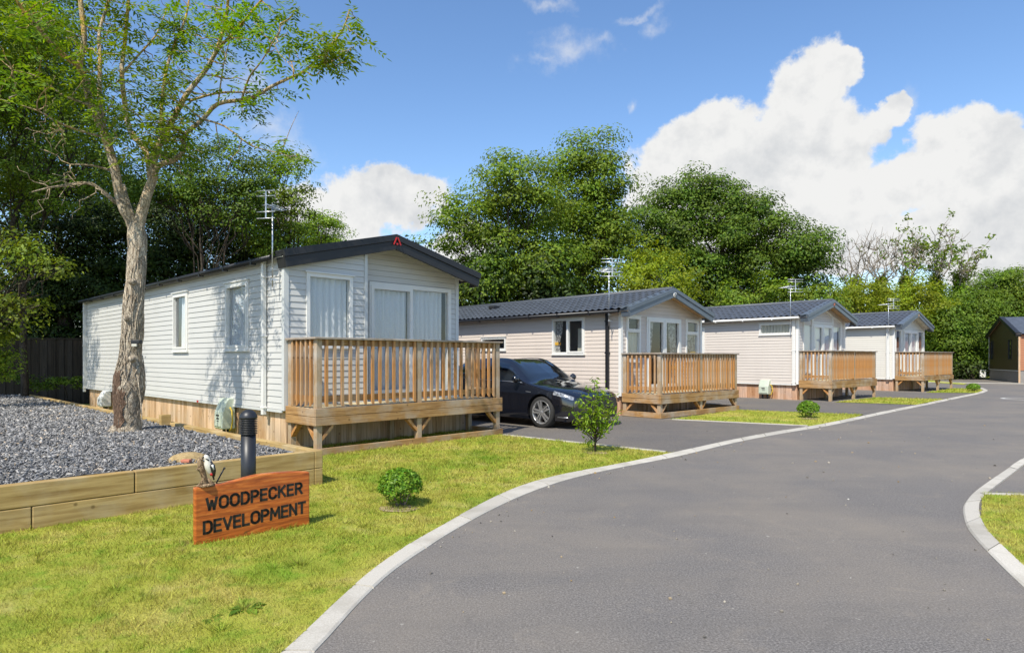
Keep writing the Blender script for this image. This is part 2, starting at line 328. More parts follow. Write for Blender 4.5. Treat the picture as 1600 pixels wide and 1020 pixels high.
def tarmac(name, c):
    t = NT(name); w = t.coord('World'); f = t.noise(w, 78, 4, 0.8); m = t.noise(w, 26, 4, 0.75); b = t.noise(w, 0.55, 5, 0.6, 0.4); vo = t.n('ShaderNodeTexVoronoi'); vo.inputs['Scale'].default_value = 170; t.l(w, vo.inputs['Vector'])
    cc = t.ramp(f, [(0.36, tuple(x*0.48 for x in c)), (0.5, c), (0.64, tuple(x*1.7 for x in c))])
    cc = t.mix(cc, tuple(x*0.6 for x in c), t.mapr(m, 0.5, 0.7, 0, 0.5)); cc = t.mix(cc, (c[0]*1.5, c[1]*1.40, c[2]*1.22), t.mapr(b, 0.40, 0.66, 0, 0.55)); b3 = t.noise(w, 2.4, 5, 0.7, 1.0); cc = t.mix(cc, (c[0]*1.7, c[1]*1.58, c[2]*1.36), t.mapr(b3, 0.56, 0.72, 0, 0.36)); cc = t.mix(cc, tuple(x*0.72 for x in c), t.mapr(b3, 0.42, 0.30, 0, 0.3))
    b2 = t.noise(t.coord('World', (0.25,2.2,1)), 1.0, 4, 0.6); cc = t.mix(cc, tuple(x*0.8 for x in c), t.mapr(b2, 0.5, 0.72, 0, 0.3))
    sp = t.noise(w, 19, 2, 0.4); cc = t.mix(cc, (0.34,0.32,0.28), t.mapr(sp, 0.745, 0.775, 0, 0.8))
    t.base(cc, 0.82, 0.3).bump(vo.outputs['Distance'], 0.4, 0.005); return t.m
M['road'] = tarmac('road_tarmac', (0.160,0.147,0.135)); M['drive'] = tarmac('drive_tarmac', (0.132,0.121,0.111))
def lawnmat(name, dense=False):
    t = NT(name); w = t.coord('World'); a = t.noise(w, 0.9, 5, 0.6, 0.5); f = t.noise(w, 90, 3, 0.7); b = t.noise(w, 5.5, 4)
    c = t.ramp(a, [(0.30, (0.265,0.345,0.035)), (0.5, (0.43,0.435,0.062)), (0.70, (0.56,0.475,0.125))])
    c = t.hsv(c, 0.5, 1.0, t.mapr(f, 0.25, 0.75, 0.55, 1.3)); c = t.mix(c, (0.17,0.31,0.02), t.mapr(b, 0.52, 0.70, 0, 0.65)); b4 = t.noise(w, 2.1, 4, 0.6, 0.8); c = t.mix(c, (0.60,0.50,0.19), t.mapr(b4, 0.56, 0.74, 0, 0.55)); c = t.mix(c, (0.21,0.35,0.025), t.mapr(b4, 0.42, 0.30, 0, 0.6))
    if dense: c = t.hsv(c, t.mapr(t.rand(), 0, 1, 0.48, 0.518), 1.0, t.mapr(t.rand(), 0, 1, 0.5, 1.45))
    else:
        e = t.noise(w, 1.7, 4, 0.6); c = t.mix(c, (0.20,0.13,0.07), t.mapr(e, 0.66, 0.74, 0, 0.8))
    t.base(c, 0.6 if dense else 0.9, 0.2)
    if dense:
        tl = t.n('ShaderNodeBsdfTranslucent'); t.l(c, tl.inputs[0]); mx = t.n('ShaderNodeMixShader'); mx.inputs[0].default_value = 0.4
        t.l(t.b.outputs[0], mx.inputs[1]); t.l(tl.outputs[0], mx.inputs[2]); t.l(mx.outputs[0], t.out.inputs[0])
    else: t.bump(f, 0.8, 0.03)
    return t.m
M['lawn'] = lawnmat('lawn_ground'); M['blade'] = lawnmat('grass_blade', True)
def kerbmat():
    t = NT('kerb_concrete'); w = t.coord('World'); f = t.noise(w, 120, 3); b = t.noise(w, 3, 5)
    c = t.ramp(f, [(0.3, (0.43,0.395,0.335)), (0.7, (0.57,0.535,0.465))]); c = t.mix(c, (0.33,0.30,0.245), t.mapr(b, 0.48, 0.72, 0, 0.7)); c = t.hsv(c, 0.5, 1.0, t.mapr(t.rand(), 0, 1, 0.86, 1.08)); t.base(c, 0.85, 0.25).bump(f, 0.3, 0.004); return t.m
M['kerb'] = kerbmat()
def earth():
    t = NT('dark_earth'); w = t.coord('World'); f = t.noise(w, 3, 6); t.base(t.ramp(f, [(0.3, (0.03,0.035,0.014)), (0.7, (0.08,0.085,0.03))]), 0.95).bump(t.noise(w, 30, 4), 0.6, 0.04); return t.m
M['earth'] = earth()
def slate():
    t = NT('slate_chips'); r = t.rand(); c = t.ramp(r, [(0.0, (0.10,0.098,0.097)), (0.4, (0.195,0.192,0.19)), (0.75, (0.29,0.284,0.278)), (0.95, (0.44,0.42,0.39)), (1.0, (0.52,0.40,0.27))]); f = t.noise(t.coord('World'), 60, 4); t.base(t.hsv(c, 0.5, 1, t.mapr(f, 0.3, 0.7, 0.75, 1.25)), 0.7, 0.25).bump(f, 0.3, 0.004); return t.m
M['slate'] = slate()
# ------------------------------------------------------------------ setting: ground, road, kerbs, lawns
W1 = Vector((0.695, 0.719, 0)); S1 = Vector((-0.719, 0.695, 0))
sheet('ground', [(-400,-60),(500,-60),(500,700),(-400,700)], -0.06, M['earth'])
sheet('road', [(-4,-8),(60,-8),(60,60),(22,62),(-12,34),(-14,22),(-1.5,11.5),(-2.2,8.0),(-4,3)], 0.0, M['road'])
kr = [(300,1200),(490,1020),(560,943),(613,893),(670,853.7),(707,830),(767,797),(827,769.6),(892,747.7),(968,730.4),(1060,712.5),(1150,690.9),(1225,676.5),(1300,663.8),(1390,644.5),(1460,630),(1505,620.4),(1530,615.1),(1541,611.6),(1543,609.6),(1537,606.7),(1529,605.4)]
kl = [(230,1200),(443,1020),(529,939),(586,889.5),(646,848),(688,824),(748,790.5),(809,762),(876,742.5),(957,727.5),(1052,707.8),(1146,687.2),(1222,673.3),(1298,660.6),(1388,641.8),(1458,627.8),(1502,618.7),(1526,613.9),(1535,610.8),(1536,609.6),(1531,607.9),(1527,606.5)]
def smooth_line(pts, n=5):
    pts = [Vector(p) for p in pts]; out = []
    for i in range(len(pts)-1):
        p0, p1, p2, p3 = pts[max(i-1,0)], pts[i], pts[i+1], pts[min(i+2, len(pts)-1)]
        for k in range(n):
            t = k/n; out.append(0.5*((2*p1)+(p2-p0)*t+(2*p0-5*p1+4*p2-p3)*t*t+(3*p1-p0-3*p2+p3)*t**3))
    return out + [pts[-1]]
def kerb(name, right, left, h=0.016):
    """a row of nearly flush kerb stones; right: road side, left: lawn side"""
    mb = MB(); acc = [0.0]
    for i in range(1, len(right)): acc.append(acc[-1] + ((right[i]+left[i])/2 - (right[i-1]+left[i-1])/2).length)
    def at(d):
        i = 0
        while i < len(acc)-2 and acc[i+1] < d: i += 1
        t = (d-acc[i])/max(acc[i+1]-acc[i], 1e-6); return right[i].lerp(right[i+1], t), left[i].lerp(left[i+1], t)
    d = 0.0
    while d < acc[-1]-0.02:
        e = min(d+0.915, acc[-1]); k = 5; z = h+random.uniform(-0.003, 0.003); vs = []; fs = []
        for j in range(k+1):
            r, l = at(d + 0.008 + (e-d-0.016)*j/k); w = l-r
            vs += [r+Vector((0,0,-0.05)), r+Vector((0,0,0.005)), r+w*0.10+Vector((0,0,z)), l+Vector((0,0,z)), l+Vector((0,0,-0.05))]
        for j in range(k):
            p, q = j*5, (j+1)*5
            for m in range(4): fs.append((p+m, q+m, q+m+1, p+m+1))
        fs += [(0,1,2,3,4), tuple(reversed([k*5+m for m in range(5)]))]; mb.add(vs, fs); d = e
    vs = []; fs = []          # mortar bed under the stones
    for i in range(len(right)): vs += [right[i]+Vector((0,0,0.0015)), left[i]+Vector((0,0,0.0055))]
    for i in range(len(right)-1): fs.append((2*i, 2*i+2, 2*i+3, 2*i+1))
    mb.add(vs, fs); return tag(mb.build(name, M['kerb']), kind='structure')
KR = smooth_line([G(*p) for p in kr]); KL = smooth_line([G(*p) for p in kl]); kerb('kerb', KR, KL)
rr = [(1760,1150),(1640,955),(1600,918),(1581,900),(1549.5,868.7),(1524.4,842),(1510.2,821.7),(1504.9,798),(1509.5,784),(1527.5,765.2),(1574.6,732.2),(1600,715.6),(1680,672),(1800,632)]
rl = [(1850,1150),(1680,955),(1622,905),(1600,886),(1568.3,856.2),(1545,833),(1533,812),(1529.5,794),(1534,781),(1549,766),(1588,736),(1612,719.5),(1690,675),(1810,634)]
RR = smooth_line([G(*p) for p in rr]); RL = smooth_line([G(*p) for p in rl]); kerb('kerb', RR, RL)
def strip(name, a, b, w, mat, z0=-0.04, z1=0.03):
    a, b = Vector(a), Vector(b); d = (b - a).normalized(); s = Vector((-d.y, d.x, 0))*w/2
    o = MB().prism([Vector((p.x, p.y, z0)) for p in (a+s, a-s, b-s, b+s)], (0,0,z1-z0)).build(name, mat); return tag(o, kind='structure')
edge_a, edge_b = G(1040,707.4), G(787,680.5)
strip('edging', edge_a, edge_b, 0.055, M['kerb'], z1=0.028)
# lawns
k_end = min(range(len(KL)), key=lambda i: (KL[i]-edge_a).length)
lawn1 = [p for p in KL[:k_end+1]] + [edge_a, edge_b, edge_b + S1*13, Vector((-30,21,0)), Vector((-30,-3,0))]
sheet('lawn', lawn1, 0.012, M['lawn'])
def kl_between(x0, x1):
    return [p for p in KL if x0 < 800 + p.x/p.y*FOC < x1 and p.y < 27.5]
lawn2 = [G(1046,655.4)] + [G(1258.8,665.4)] + kl_between(1262,1345) + [G(1349,648.2), G(1155,640.8)]
lawn3 = [G(1303,628.6), G(1432,632.6)] + kl_between(1436,1483) + [G(1486,624.6), G(1372,621)]
lawn4 = [G(1446,613.5), G(1526,614.2), G(1534,611), G(1535,609.6), G(1531,607.9), G(1490,606.9)]
lawn5 = [G(1535,772), G(1533,812), G(1545,833), G(1568.3,856.2), G(1600,886), G(1622,905), G(1680,955), G(1900,1000), G(1760,776)]
lawn6 = [G(1440,596.5), G(1505,601), G(1512,599.4), G(1450,594)]
lawn7 = [G(1480,590.2), G(1546,591.4), G(1560,588), G(1480,587.2)]
for l in (lawn2, lawn3, lawn4, lawn5, lawn6, lawn7): sheet('lawn', l, 0.014, M['lawn'])
strip('edging', G(1262,665.6), G(1050,655.6), 0.05, M['kerb'], z1=0.02); strip('edging', G(1350,648.3), G(1156,640.6), 0.05, M['drive'], z1=0.02)
strip('edging', G(1534,773.5), G(1700,777.5), 0.05, M['kerb'], z1=0.026); strip('edging', G(1440,597.2), G(1600,599.6), 0.16, M['kerb'], z1=0.03)
ring = MB(); rc = Vector((18.15, 22.85)); vs = []; fs = []
for k in range(48):
    a = 2*math.pi*k/48
    for r in (0.66, 0.78): vs.append((rc.x + r*math.cos(a), rc.y + r*math.sin(a), 0.005))
for k in range(48): j = (k+1) % 48; fs.append((2*k, 2*k+1, 2*j+1, 2*j))
tag(ring.add(vs, fs).build('road_marking', plain('worn_white_paint', (0.52,0.51,0.48), 0.8)), kind='structure')
# drives: a slightly different tarmac sheet between the lawns
sheet('driveway', [edge_a + Vector((0.05,0,0))] + [p for p in KL if p.x > edge_a.x + 0.15 and 800 + p.x/p.y*FOC < 1258] + [G(1258.8,665.4), G(1046,655.4), G(1046,655.4)+S1*14, edge_b+S1*14, edge_b], 0.004, M['drive'])
sheet('driveway', [G(1349,648.2)] + kl_between(1352,1432) + [G(1432,632.6), G(1303,628.6), G(1303,628.6)+S1*14, G(1155,640.8)+S1*14, G(1155,640.8)], 0.004, M['drive'])
sheet('driveway', [G(1486,624.6)] + kl_between(1488,1524) + [G(1526,614.2), G(1446,613.5), G(1446,613.5)+S1*14, G(1372,621)+S1*14, G(1372,621)], 0.004, M['drive'])
# ------------------------------------------------------------------ grass blades
def inpoly(x, y, poly):
    ins = np.zeros(len(x), bool); n = len(poly)
    for i in range(n):
        x1, y1 = poly[i][0], poly[i][1]; x2, y2 = poly[(i+1)%n][0], poly[(i+1)%n][1]
        c = ((y1 > y) != (y2 > y)); xi = (x2-x1)*(y-y1)/((y2-y1) if abs(y2-y1) > 1e-9 else 1e-9) + x1; ins ^= c & (x < xi)
    return ins
KB = Vector((-2.225, 7.33, 0))                     # front right corner of the raised bed
def grass(polys, excl, bands, label):
    V, Q = [], []; base = 0
    for (y0, y1, x0, x1, dens, h, w) in bands:
        n = int((x1-x0)*(y1-y0)*dens); x = rng.uniform(x0, x1, n); y = rng.uniform(y0, y1, n); ok = np.zeros(n, bool)
        for p in polys: ok |= inpoly(x, y, p)
        for p in excl: ok &= ~inpoly(x, y, p)
        ok &= np.abs(x) < y*0.86 + 0.3
        clump = np.sin(x*9+np.sin(y*7)*2)*np.sin(y*8+np.cos(x*6)*2); ok &= rng.uniform(size=n) < 0.72 + 0.28*clump
        x, y = x[ok], y[ok]; n = len(x)
        a = rng.uniform(0, 2*np.pi, n); hh = h*rng.uniform(0.45, 1.25, n)*(1+0.25*clump[ok]); lean = rng.uniform(0.2, 1.3, n)*hh; la = rng.uniform(0, 2*np.pi, n); ww = w*rng.uniform(0.6, 1.3, n)
        b1 = np.stack([x-np.cos(a)*ww/2, y-np.sin(a)*ww/2, np.full(n, 0.008)], 1); b2 = np.stack([x+np.cos(a)*ww/2, y+np.sin(a)*ww/2, np.full(n, 0.008)], 1)
        tp = np.stack([x+np.cos(la)*lean, y+np.sin(la)*lean, 0.008+hh], 1)
        V.append(np.stack([b1, b2, tp], 1).reshape(-1, 3)); Q.append(np.arange(3*n).reshape(-1, 3)+base); base += 3*n
    if bands[0][0] < 5:
        for _ in range(70):
            cx, cy = rng.uniform(-4.2, 0.6), rng.uniform(3.3, 8.5)
            if not inpoly(np.array([cx]), np.array([cy]), polys[0])[0] or inpoly(np.array([cx]), np.array([cy]), excl[0])[0]: continue
            n = rng.integers(14, 46); a = rng.uniform(0, 2*np.pi, n); rr = np.abs(rng.normal(0, 0.035, n)); x = cx+np.cos(a)*rr; y = cy+np.sin(a)*rr; hh = rng.uniform(.03, .075, n); le = hh*rng.uniform(.5, 1.4, n); ww = rng.uniform(.004, .008, n)
            b1 = np.stack([x-ww/2, y, np.full(n, .008)], 1); b2 = np.stack([x+ww/2, y, np.full(n, .008)], 1); tp = np.stack([x+np.cos(a)*le, y+np.sin(a)*le, .008+hh], 1)
            V.append(np.stack([b1, b2, tp], 1).reshape(-1, 3)); Q.append(np.arange(3*n).reshape(-1, 3)+base); base += 3*n
    o = np_mesh('grass', np.concatenate(V), np.concatenate(Q), M['blade']); return tag(o, label, 'grass', kind='stuff')
bed_poly = [KB + W1*0.03, KB + W1*0.03 + S1*17, KB - W1*12 + S1*17, KB - W1*12 - S1*0.03]
grass([lawn1, lawn5], [bed_poly], [(2.6,4.6,-4.4,6,9500,0.032,0.0045),(4.6,7.0,-6,7.5,6500,0.034,0.0065),(7.0,10,-4.2,3,3200,0.042,0.010),(10,13,-3.2,2,2200,0.042,0.012)], 'short yellow green mown grass on the lawns along the kerb')
grass([lawn2, lawn3, lawn4], [], [(13,18.7,3,9.5,800,0.04,0.016),(18.5,25,10,16.5,420,0.05,0.024),(25,32,16,24,260,0.05,0.034)], 'short mown grass on the small lawns between the driveways')
def grit():
    mb = MB()
    for k in range(230):
        if k < 70: i = random.randrange(20, len(KR)-30); p = KR[i].lerp(KR[i+1], random.random()); off = abs(random.gauss(0, .18)); x, y = p.x+off*0.75, p.y-off*0.65
        else: y = random.uniform(3.3, 14); x = random.uniform(-0.5, 0.75)*y
        q = random.uniform(.003, .009)*(1.0 if y < 7 else 1.6); a = random.uniform(0, 6.28)
        mb.obox((x, y, 0.004+q*0.4), (q*math.cos(a), q*math.sin(a), 0), (-q*.7*math.sin(a), q*.7*math.cos(a), q*.2), (0, 0, q*.45))
    t = NT('road_grit'); t.base(t.ramp(t.rand(), [(0.0, (0.10,0.09,0.08)), (0.5, (0.33,0.29,0.23)), (0.8, (0.30,0.20,0.08)), (1.0, (0.60,0.57,0.50))]), 0.9); tag(mb.build('road_grit', t.m), 'scattered grit and leaf scraps on the tarmac road', 'grit', kind='stuff')
pts_ok = [p for p in KR if p.y > 3]; grit()
# ------------------------------------------------------------------ raised bed
bed = thing('raised_bed', 'long low timber sleeper wall holding back grey slate under the ash tree', 'raised bed', KB, math.atan2(W1.y, W1.x))
def sleeper(x0, x1, y0, y1, z0, z1): MB().box(x0, x1, y0, y1, z0, z1).build('sleeper', M['sleeper'], bed, 0.008)
sleeper(-1.82,-0.004,0,0.1,0.203,0.40); sleeper(-4.3,-1.828,0,0.1,0.203,0.40); sleeper(-6.8,-4.308,0,0.1,0.203,0.40)
sleeper(-2.6,-0.004,0,0.1,0,0.199); sleeper(-5.1,-2.606,0,0.1,0,0.199); sleeper(-7.6,-5.106,0,0.1,0,0.199)
for i in range(7):
    sleeper(0,0.1,i*2.44-0.0,(i+1)*2.44-0.006,0.203,0.40); sleeper(0,0.1,i*2.44,(i+1)*2.44-0.006,0,0.199)
def slatebed():
    n = 130000; l = rng.uniform(-7.5, -0.1, n); t = rng.uniform(0.1, 16.6, n)
    x = KB.x + W1.x*l + S1.x*t; y = KB.y + W1.y*l + S1.y*t
    keep = (np.abs(x) < y*0.84+0.3) & (y > 2) & (rng.uniform(size=n) < np.clip(66/(y*y), 0.12, 1.0)); x, y, l, t = x[keep], y[keep], l[keep], t[keep]; n = len(x)
    sc = np.clip(y/11.5, 0.6, 1.5)
    hgt = 0.345 + 0.05*np.clip(1-np.abs(l+2.2)/2.4, 0, 1) + 0.012*np.sin(l*5)*np.cos(t*4)
    A = rng.uniform(0, 2*np.pi, n); tx = rng.normal(0, 0.5, n); ty = rng.normal(0, 0.55, n)
    ex = rng.uniform(0.014, 0.046, n)*sc; ey = rng.uniform(0.008, 0.024, n)*sc; ez = rng.uniform(0.0025, 0.006, n)*sc
    u = np.stack([np.cos(A)*np.cos(tx), np.sin(A)*np.cos(tx), np.sin(tx)], 1); v = np.stack([-np.sin(A)*np.cos(ty), np.cos(A)*np.cos(ty), np.sin(ty)], 1); w = np.cross(u, v)
    c = np.stack([x, y, hgt + rng.uniform(0.0, 0.03, n)], 1); VV = []
    for k in (-1, 1):
        for i, j in ((-1,-1),(1,-1),(1,1),(-1,1)):
            jit = rng.uniform(0.55, 1.15, (n, 1)); VV.append(c + i*u*ex[:,None]*jit + j*v*ey[:,None]*rng.uniform(0.5, 1.15, (n, 1)) + k*w*ez[:,None])
    V = np.stack(VV, 1).reshape(-1, 3); F = np.array([(0,3,2,1),(4,5,6,7),(0,1,5,4),(1,2,6,5),(2,3,7,6),(3,0,4,7)]); Q = (np.arange(n)[:,None,None]*8 + F[None]).reshape(-1, 4)
    # bed surface the chips lie on
    L, T = np.meshgrid(np.linspace(-7.6, -0.02, 60), np.linspace(0.1, 16.6, 90), indexing='ij'); H = 0.345 + 0.05*np.clip(1-np.abs(L+2.2)/2.4, 0, 1) + 0.012*np.sin(L*5)*np.cos(T*4)
    B = np.stack([KB.x+W1.x*L+S1.x*T, KB.y+W1.y*L+S1.y*T, H], 2).reshape(-1, 3); idx = np.arange(60*90).reshape(60, 90)
    q2 = np.stack([idx[:-1,:-1], idx[1:,:-1], idx[1:,1:], idx[:-1,1:]], 2).reshape(-1, 4)
    o = np_mesh('slate_chippings', np.concatenate([V, B]), np.concatenate([Q, q2+len(V)]), M['slate']); return tag(o, 'loose blue grey slate chippings filling the raised bed', 'slate chippings', kind='stuff')
slatebed()
# ------------------------------------------------------------------ static caravan builders
def clip_poly(poly, planes):
    for (a, b, c) in planes:                 # keep a*l + b*z <= c
        out = []
        for i in range(len(poly)):
            p, q = poly[i], poly[(i+1) % len(poly)]; dp, dq = a*p[0]+b*p[1]-c, a*q[0]+b*q[1]-c
            if dp <= 0: out.append(p)
            if dp*dq < 0: t = dp/(dp-dq); out.append((p[0]+t*(q[0]-p[0]), p[1]+t*(q[1]-p[1])))
        poly = out
        if len(poly) < 3: return []
    return poly
def clad(mb, fn, l0, l1, z0, planes, holes, zmax, step=0.1, lap=0.010):
    z = z0
    while z < zmax:
        zt = z + step; gz = z + 0.0045; cuts = sorted({z, gz, zt} | {c for h in holes for c in (h[2], h[3]) if z < c < zt})
        for a, b in zip(cuts[:-1], cuts[1:]):
            iv = [(l0, l1)]
            for h in holes:
                if h[2] <= a + 1e-6 and h[3] >= b - 1e-6:
                    nv = []
                    for s, e in iv:
                        if h[1] <= s or h[0] >= e: nv.append((s, e)); continue
                        if h[0] > s: nv.append((s, h[0]))
                        if h[1] < e: nv.append((h[1], e))
                    iv = nv
            for s, e in iv:
                poly = clip_poly([(s, a), (e, a), (e, b), (s, b)], planes)
                if not poly: continue
                mb.add([fn(l, zz, -0.012 if b <= gz + 1e-9 else lap*(1-(zz-gz)/(step-0.0045))) for l, zz in poly], [tuple(range(len(poly)))])
                if a == gz:
                    pl = clip_poly([(s, a), (e, a), (e, a+1e-4), (s, a+1e-4)], planes)
                    if pl: ls = min(p[0] for p in pl); le = max(p[0] for p in pl); mb.add([fn(ls, a, -0.012), fn(le, a, -0.012), fn(le, a, lap), fn(ls, a, lap)], [(0,1,2,3)])
        z = zt
def inset(poly, d):
    n = len(poly); cx = sum(p[0] for p in poly)/n; cz = sum(p[1] for p in poly)/n; ls = []
    for i in range(n):
        p, q = poly[i], poly[(i+1)%n]; nx, nz = -(q[1]-p[1]), (q[0]-p[0]); L = math.hypot(nx, nz); nx /= L; nz /= L
        if nx*(cx-p[0])+nz*(cz-p[1]) < 0: nx, nz = -nx, -nz
        ls.append((nx, nz, nx*p[0]+nz*p[1]+d))
    out = []
    for i in range(n):
        a, b = ls[i-1], ls[i]; det = a[0]*b[1]-a[1]*b[0]; out.append(((a[2]*b[1]-a[1]*b[2])/det, (a[0]*b[2]-a[2]*b[0])/det))
    return out
def frame_mb(mb, fn, poly, fw, d0, d1):
    inn = inset(poly, fw); n = len(poly)
    vs = [fn(*p, d1) for p in poly] + [fn(*p, d1) for p in inn] + [fn(*p, d0) for p in poly] + [fn(*p, d0) for p in inn]; fs = []
    for i in range(n):
        j = (i+1)%n; fs += [(i, j, n+j, n+i), (n+i, n+j, 3*n+j, 3*n+i), (2*n+i, i, j, 2*n+j)[::1], (2*n+i, 3*n+i, 3*n+j, 2*n+j)]
    mb.add(vs, fs); return inn
def rect(l0, l1, z0, z1): return [(l0,z0),(l1,z0),(l1,z1),(l0,z1)]
def curtain(fn, l0, l1, z0, z1, mat, win, depth=0.075, waves=None, tie=None):
    mb = MB(); n = max(12, int((l1-l0)*60)); k = waves or (l1-l0)*9; vs = []; fs = []; zs = [z1, z1-(z1-z0)*0.35, z0+(z1-z0)*0.28, z0]
    ph = random.random()*6
    for i in range(n+1):
        t = i/n
        for j, z in enumerate(zs):
            l = l0 + (l1-l0)*t
            if tie: f = (1.0, 0.85, 0.45, 0.6)[j]; l = (l0 if tie == 'left' else l1) + (l-(l0 if tie == 'left' else l1))*f
            vs.append(fn(l, z, -depth - 0.022*math.sin(2*math.pi*k*t + ph + 0.4*math.sin(5*t)) - 0.010*math.sin(2*math.pi*k*2.3*t + j)))
    m = len(zs)
    for i in range(n):
        for j in range(m-1): fs.append((i*m+j, (i+1)*m+j, (i+1)*m+j+1, i*m+j+1))
    mb.add(vs, fs, True).build('curtain', mat, win)
    if tie:
        lc = l0 + (l1-l0)*0.22 if tie == 'left' else l1 - (l1-l0)*0.22; zt = z0+(z1-z0)*0.28; hw = (l1-l0)*0.3
        q = MB(); q.add([fn(lc-hw, zt-0.04, -depth+0.035), fn(lc+hw, zt-0.04, -depth+0.035), fn(lc+hw, zt+0.04, -depth+0.035), fn(lc-hw, zt+0.04, -depth+0.035),
            fn(lc-hw, zt-0.04, -depth-0.045), fn(lc+hw, zt-0.04, -depth-0.045), fn(lc+hw, zt+0.04, -depth-0.045), fn(lc-hw, zt+0.04, -depth-0.045)], [(0,1,2,3),(4,5,6,7),(0,1,5,4),(2,3,7,6)]); q.build('curtain_tieback', M['amber'], win)
def window(house, fn, poly, mull=(), trans=(), fw=0.055, curt=(), name='window', mat=None, sashes=(), sill=True, handle=None):
    """mull / trans: positions of uprights / cross bars; panes are cut between them"""
    mat = mat or M['upvc']; mb = MB(); inn = frame_mb(mb, fn, poly, fw, -0.07, 0.03)
    l0 = min(p[0] for p in inn); l1 = max(p[0] for p in inn); z0 = min(p[1] for p in inn); z1 = max(p[1] for p in inn)
    def barf(a, b, c, d, o=0.026): mb.add([fn(a,c,o),fn(b,c,o),fn(b,d,o),fn(a,d,o),fn(a,c,-0.06),fn(b,c,-0.06),fn(b,d,-0.06),fn(a,d,-0.06)], [(0,1,2,3),(4,7,6,5),(0,4,5,1),(1,5,6,2),(2,6,7,3),(3,7,4,0)])
    for m in mull: barf(m-fw*0.5, m+fw*0.5, z0, z1)
    for t in trans: barf(l0, l1, t-fw*0.5, t+fw*0.5)
    for s in sashes: frame_mb(mb, fn, rect(*s), fw*0.85, -0.02, 0.042)
    if sill:
        zz = poly[0][1]; a, b = min(p[0] for p in poly), max(p[0] for p in poly); mb.add([fn(a-0.02,zz-0.03,0.05),fn(b+0.02,zz-0.03,0.05),fn(b+0.02,zz-0.002,0.05),fn(a-0.02,zz-0.002,0.05),fn(a-0.02,zz-0.03,0.0),fn(b+0.02,zz-0.03,0.0),fn(b+0.02,zz-0.002,0.0),fn(a-0.02,zz-0.002,0.0)], [(0,1,2,3),(0,4,5,1),(1,5,6,2),(2,6,7,3),(3,7,4,0)])
        zz = max(p[1] for p in poly)
        if len(poly) == 4 and poly[2][1] == poly[3][1]: mb.add([fn(a-0.03,zz+0.002,0.055),fn(b+0.03,zz+0.002,0.055),fn(b+0.03,zz+0.022,0.055),fn(a-0.03,zz+0.022,0.055),fn(a-0.03,zz+0.002,0.0),fn(b+0.03,zz+0.002,0.0),fn(b+0.03,zz+0.022,0.0),fn(a-0.03,zz+0.022,0.0)], [(0,1,2,3),(0,4,5,1),(1,5,6,2),(2,6,7,3),(3,7,4,0)])
    w = mb.build(name, mat, house)
    xs = [l0] + sorted(mull) + [l1]; ts = [z0] + sorted(trans) + [z1]
    for a, b in zip(xs[:-1], xs[1:]):
        for c, d in zip(ts[:-1], ts[1:]):
            pp = clip_poly(inn, [(-1,0,-a),(1,0,b),(0,-1,-c),(0,1,d)])
            if pp: MB().add([fn(*p, -0.012) for p in pp], [tuple(range(len(pp)))]).build('pane', M['glass'], w)
    for c in curt: curtain(fn, *c[:4], c[4], w, **(c[5] if len(c) > 5 else {}))
    if handle:
        hl, hz = handle; q = MB(); q.add([fn(hl-0.015,hz-0.1,0.03),fn(hl+0.015,hz-0.1,0.03),fn(hl+0.015,hz+0.1,0.03),fn(hl-0.015,hz+0.1,0.03),fn(hl-0.015,hz-0.1,0.055),fn(hl+0.015,hz-0.1,0.055),fn(hl+0.015,hz+0.1,0.055),fn(hl-0.015,hz+0.1,0.055)], [(0,1,2,3),(4,5,6,7),(0,1,5,4),(1,2,6,5),(2,3,7,6),(3,0,4,7)])
        p, r = Vector(fn(hl,hz,0.07)), Vector(fn(hl+0.11,hz,0.07)); q.bar(p, r, 0.022, 0.022); q.build('handle', M['upvc_grey'], w)
    return w
def tile_roof(mb, xe, ze, xr, zr, y0, y1, period=0.21, course=0.30):
    L = math.hypot(xr-xe, zr-ze); dx, dz = (xr-xe)/L, (zr-ze)/L; nx, nz = -dz, dx
    if nz < 0: nx, nz = -nx, -nz
    ny = int((y1-y0)/0.035); rows = []; s = 0.0
    while s < L - 1e-3:
        e = min(s+course, L); rows += [(s, 0.028), (s+0.02, 0.030), ((s+e)/2, 0.015), (e, 0.002)]; s = e
    vs = []; fs = []
    for (s, up) in rows:
        for j in range(ny+1):
            y = y0 + (y1-y0)*j/ny; ph = (y/period) % 1.0
            hgt = up + 0.030*(math.sin(math.pi*min(1, ph/0.62)) if ph < 0.62 else -0.35*math.sin(math.pi*(ph-0.62)/0.38)); vs.append((xe+dx*s+nx*hgt, y, ze+dz*s+nz*hgt))
    m = ny+1
    for i in range(len(rows)-1):
        for j in range(ny): fs.append((i*m+j, (i+1)*m+j, (i+1)*m+j+1, i*m+j+1))
    mb.add(vs, fs)
def skirting(house, W, L, z1, mat, x0=0.06):
    mb = MB()
    def run(fn, l0, l1):
        l = l0
        while l < l1 - 0.01:
            e = min(l+0.098, l1); o = random.uniform(0, 0.004); a = [fn(l,0.0,o),fn(e-0.004,0.0,o),fn(e-0.004,z1,o),fn(l,z1,o),fn(l,0.0,-0.02),fn(e-0.004,0.0,-0.02),fn(e-0.004,z1,-0.02),fn(l,z1,-0.02)]
            mb.add(a, [(0,1,2,3),(4,7,6,5),(0,4,5,1),(1,5,6,2),(2,6,7,3),(3,7,4,0)]); l += 0.098
    run(lambda l,z,o: (x0-o, l, z), x0, L-x0); run(lambda l,z,o: (l, x0-o, z), x0, W-x0); run(lambda l,z,o: (W-x0+o, l, z), x0, L-x0); run(lambda l,z,o: (l, L-x0+o, z), x0, W-x0)
    return mb.build('skirting', mat, house)
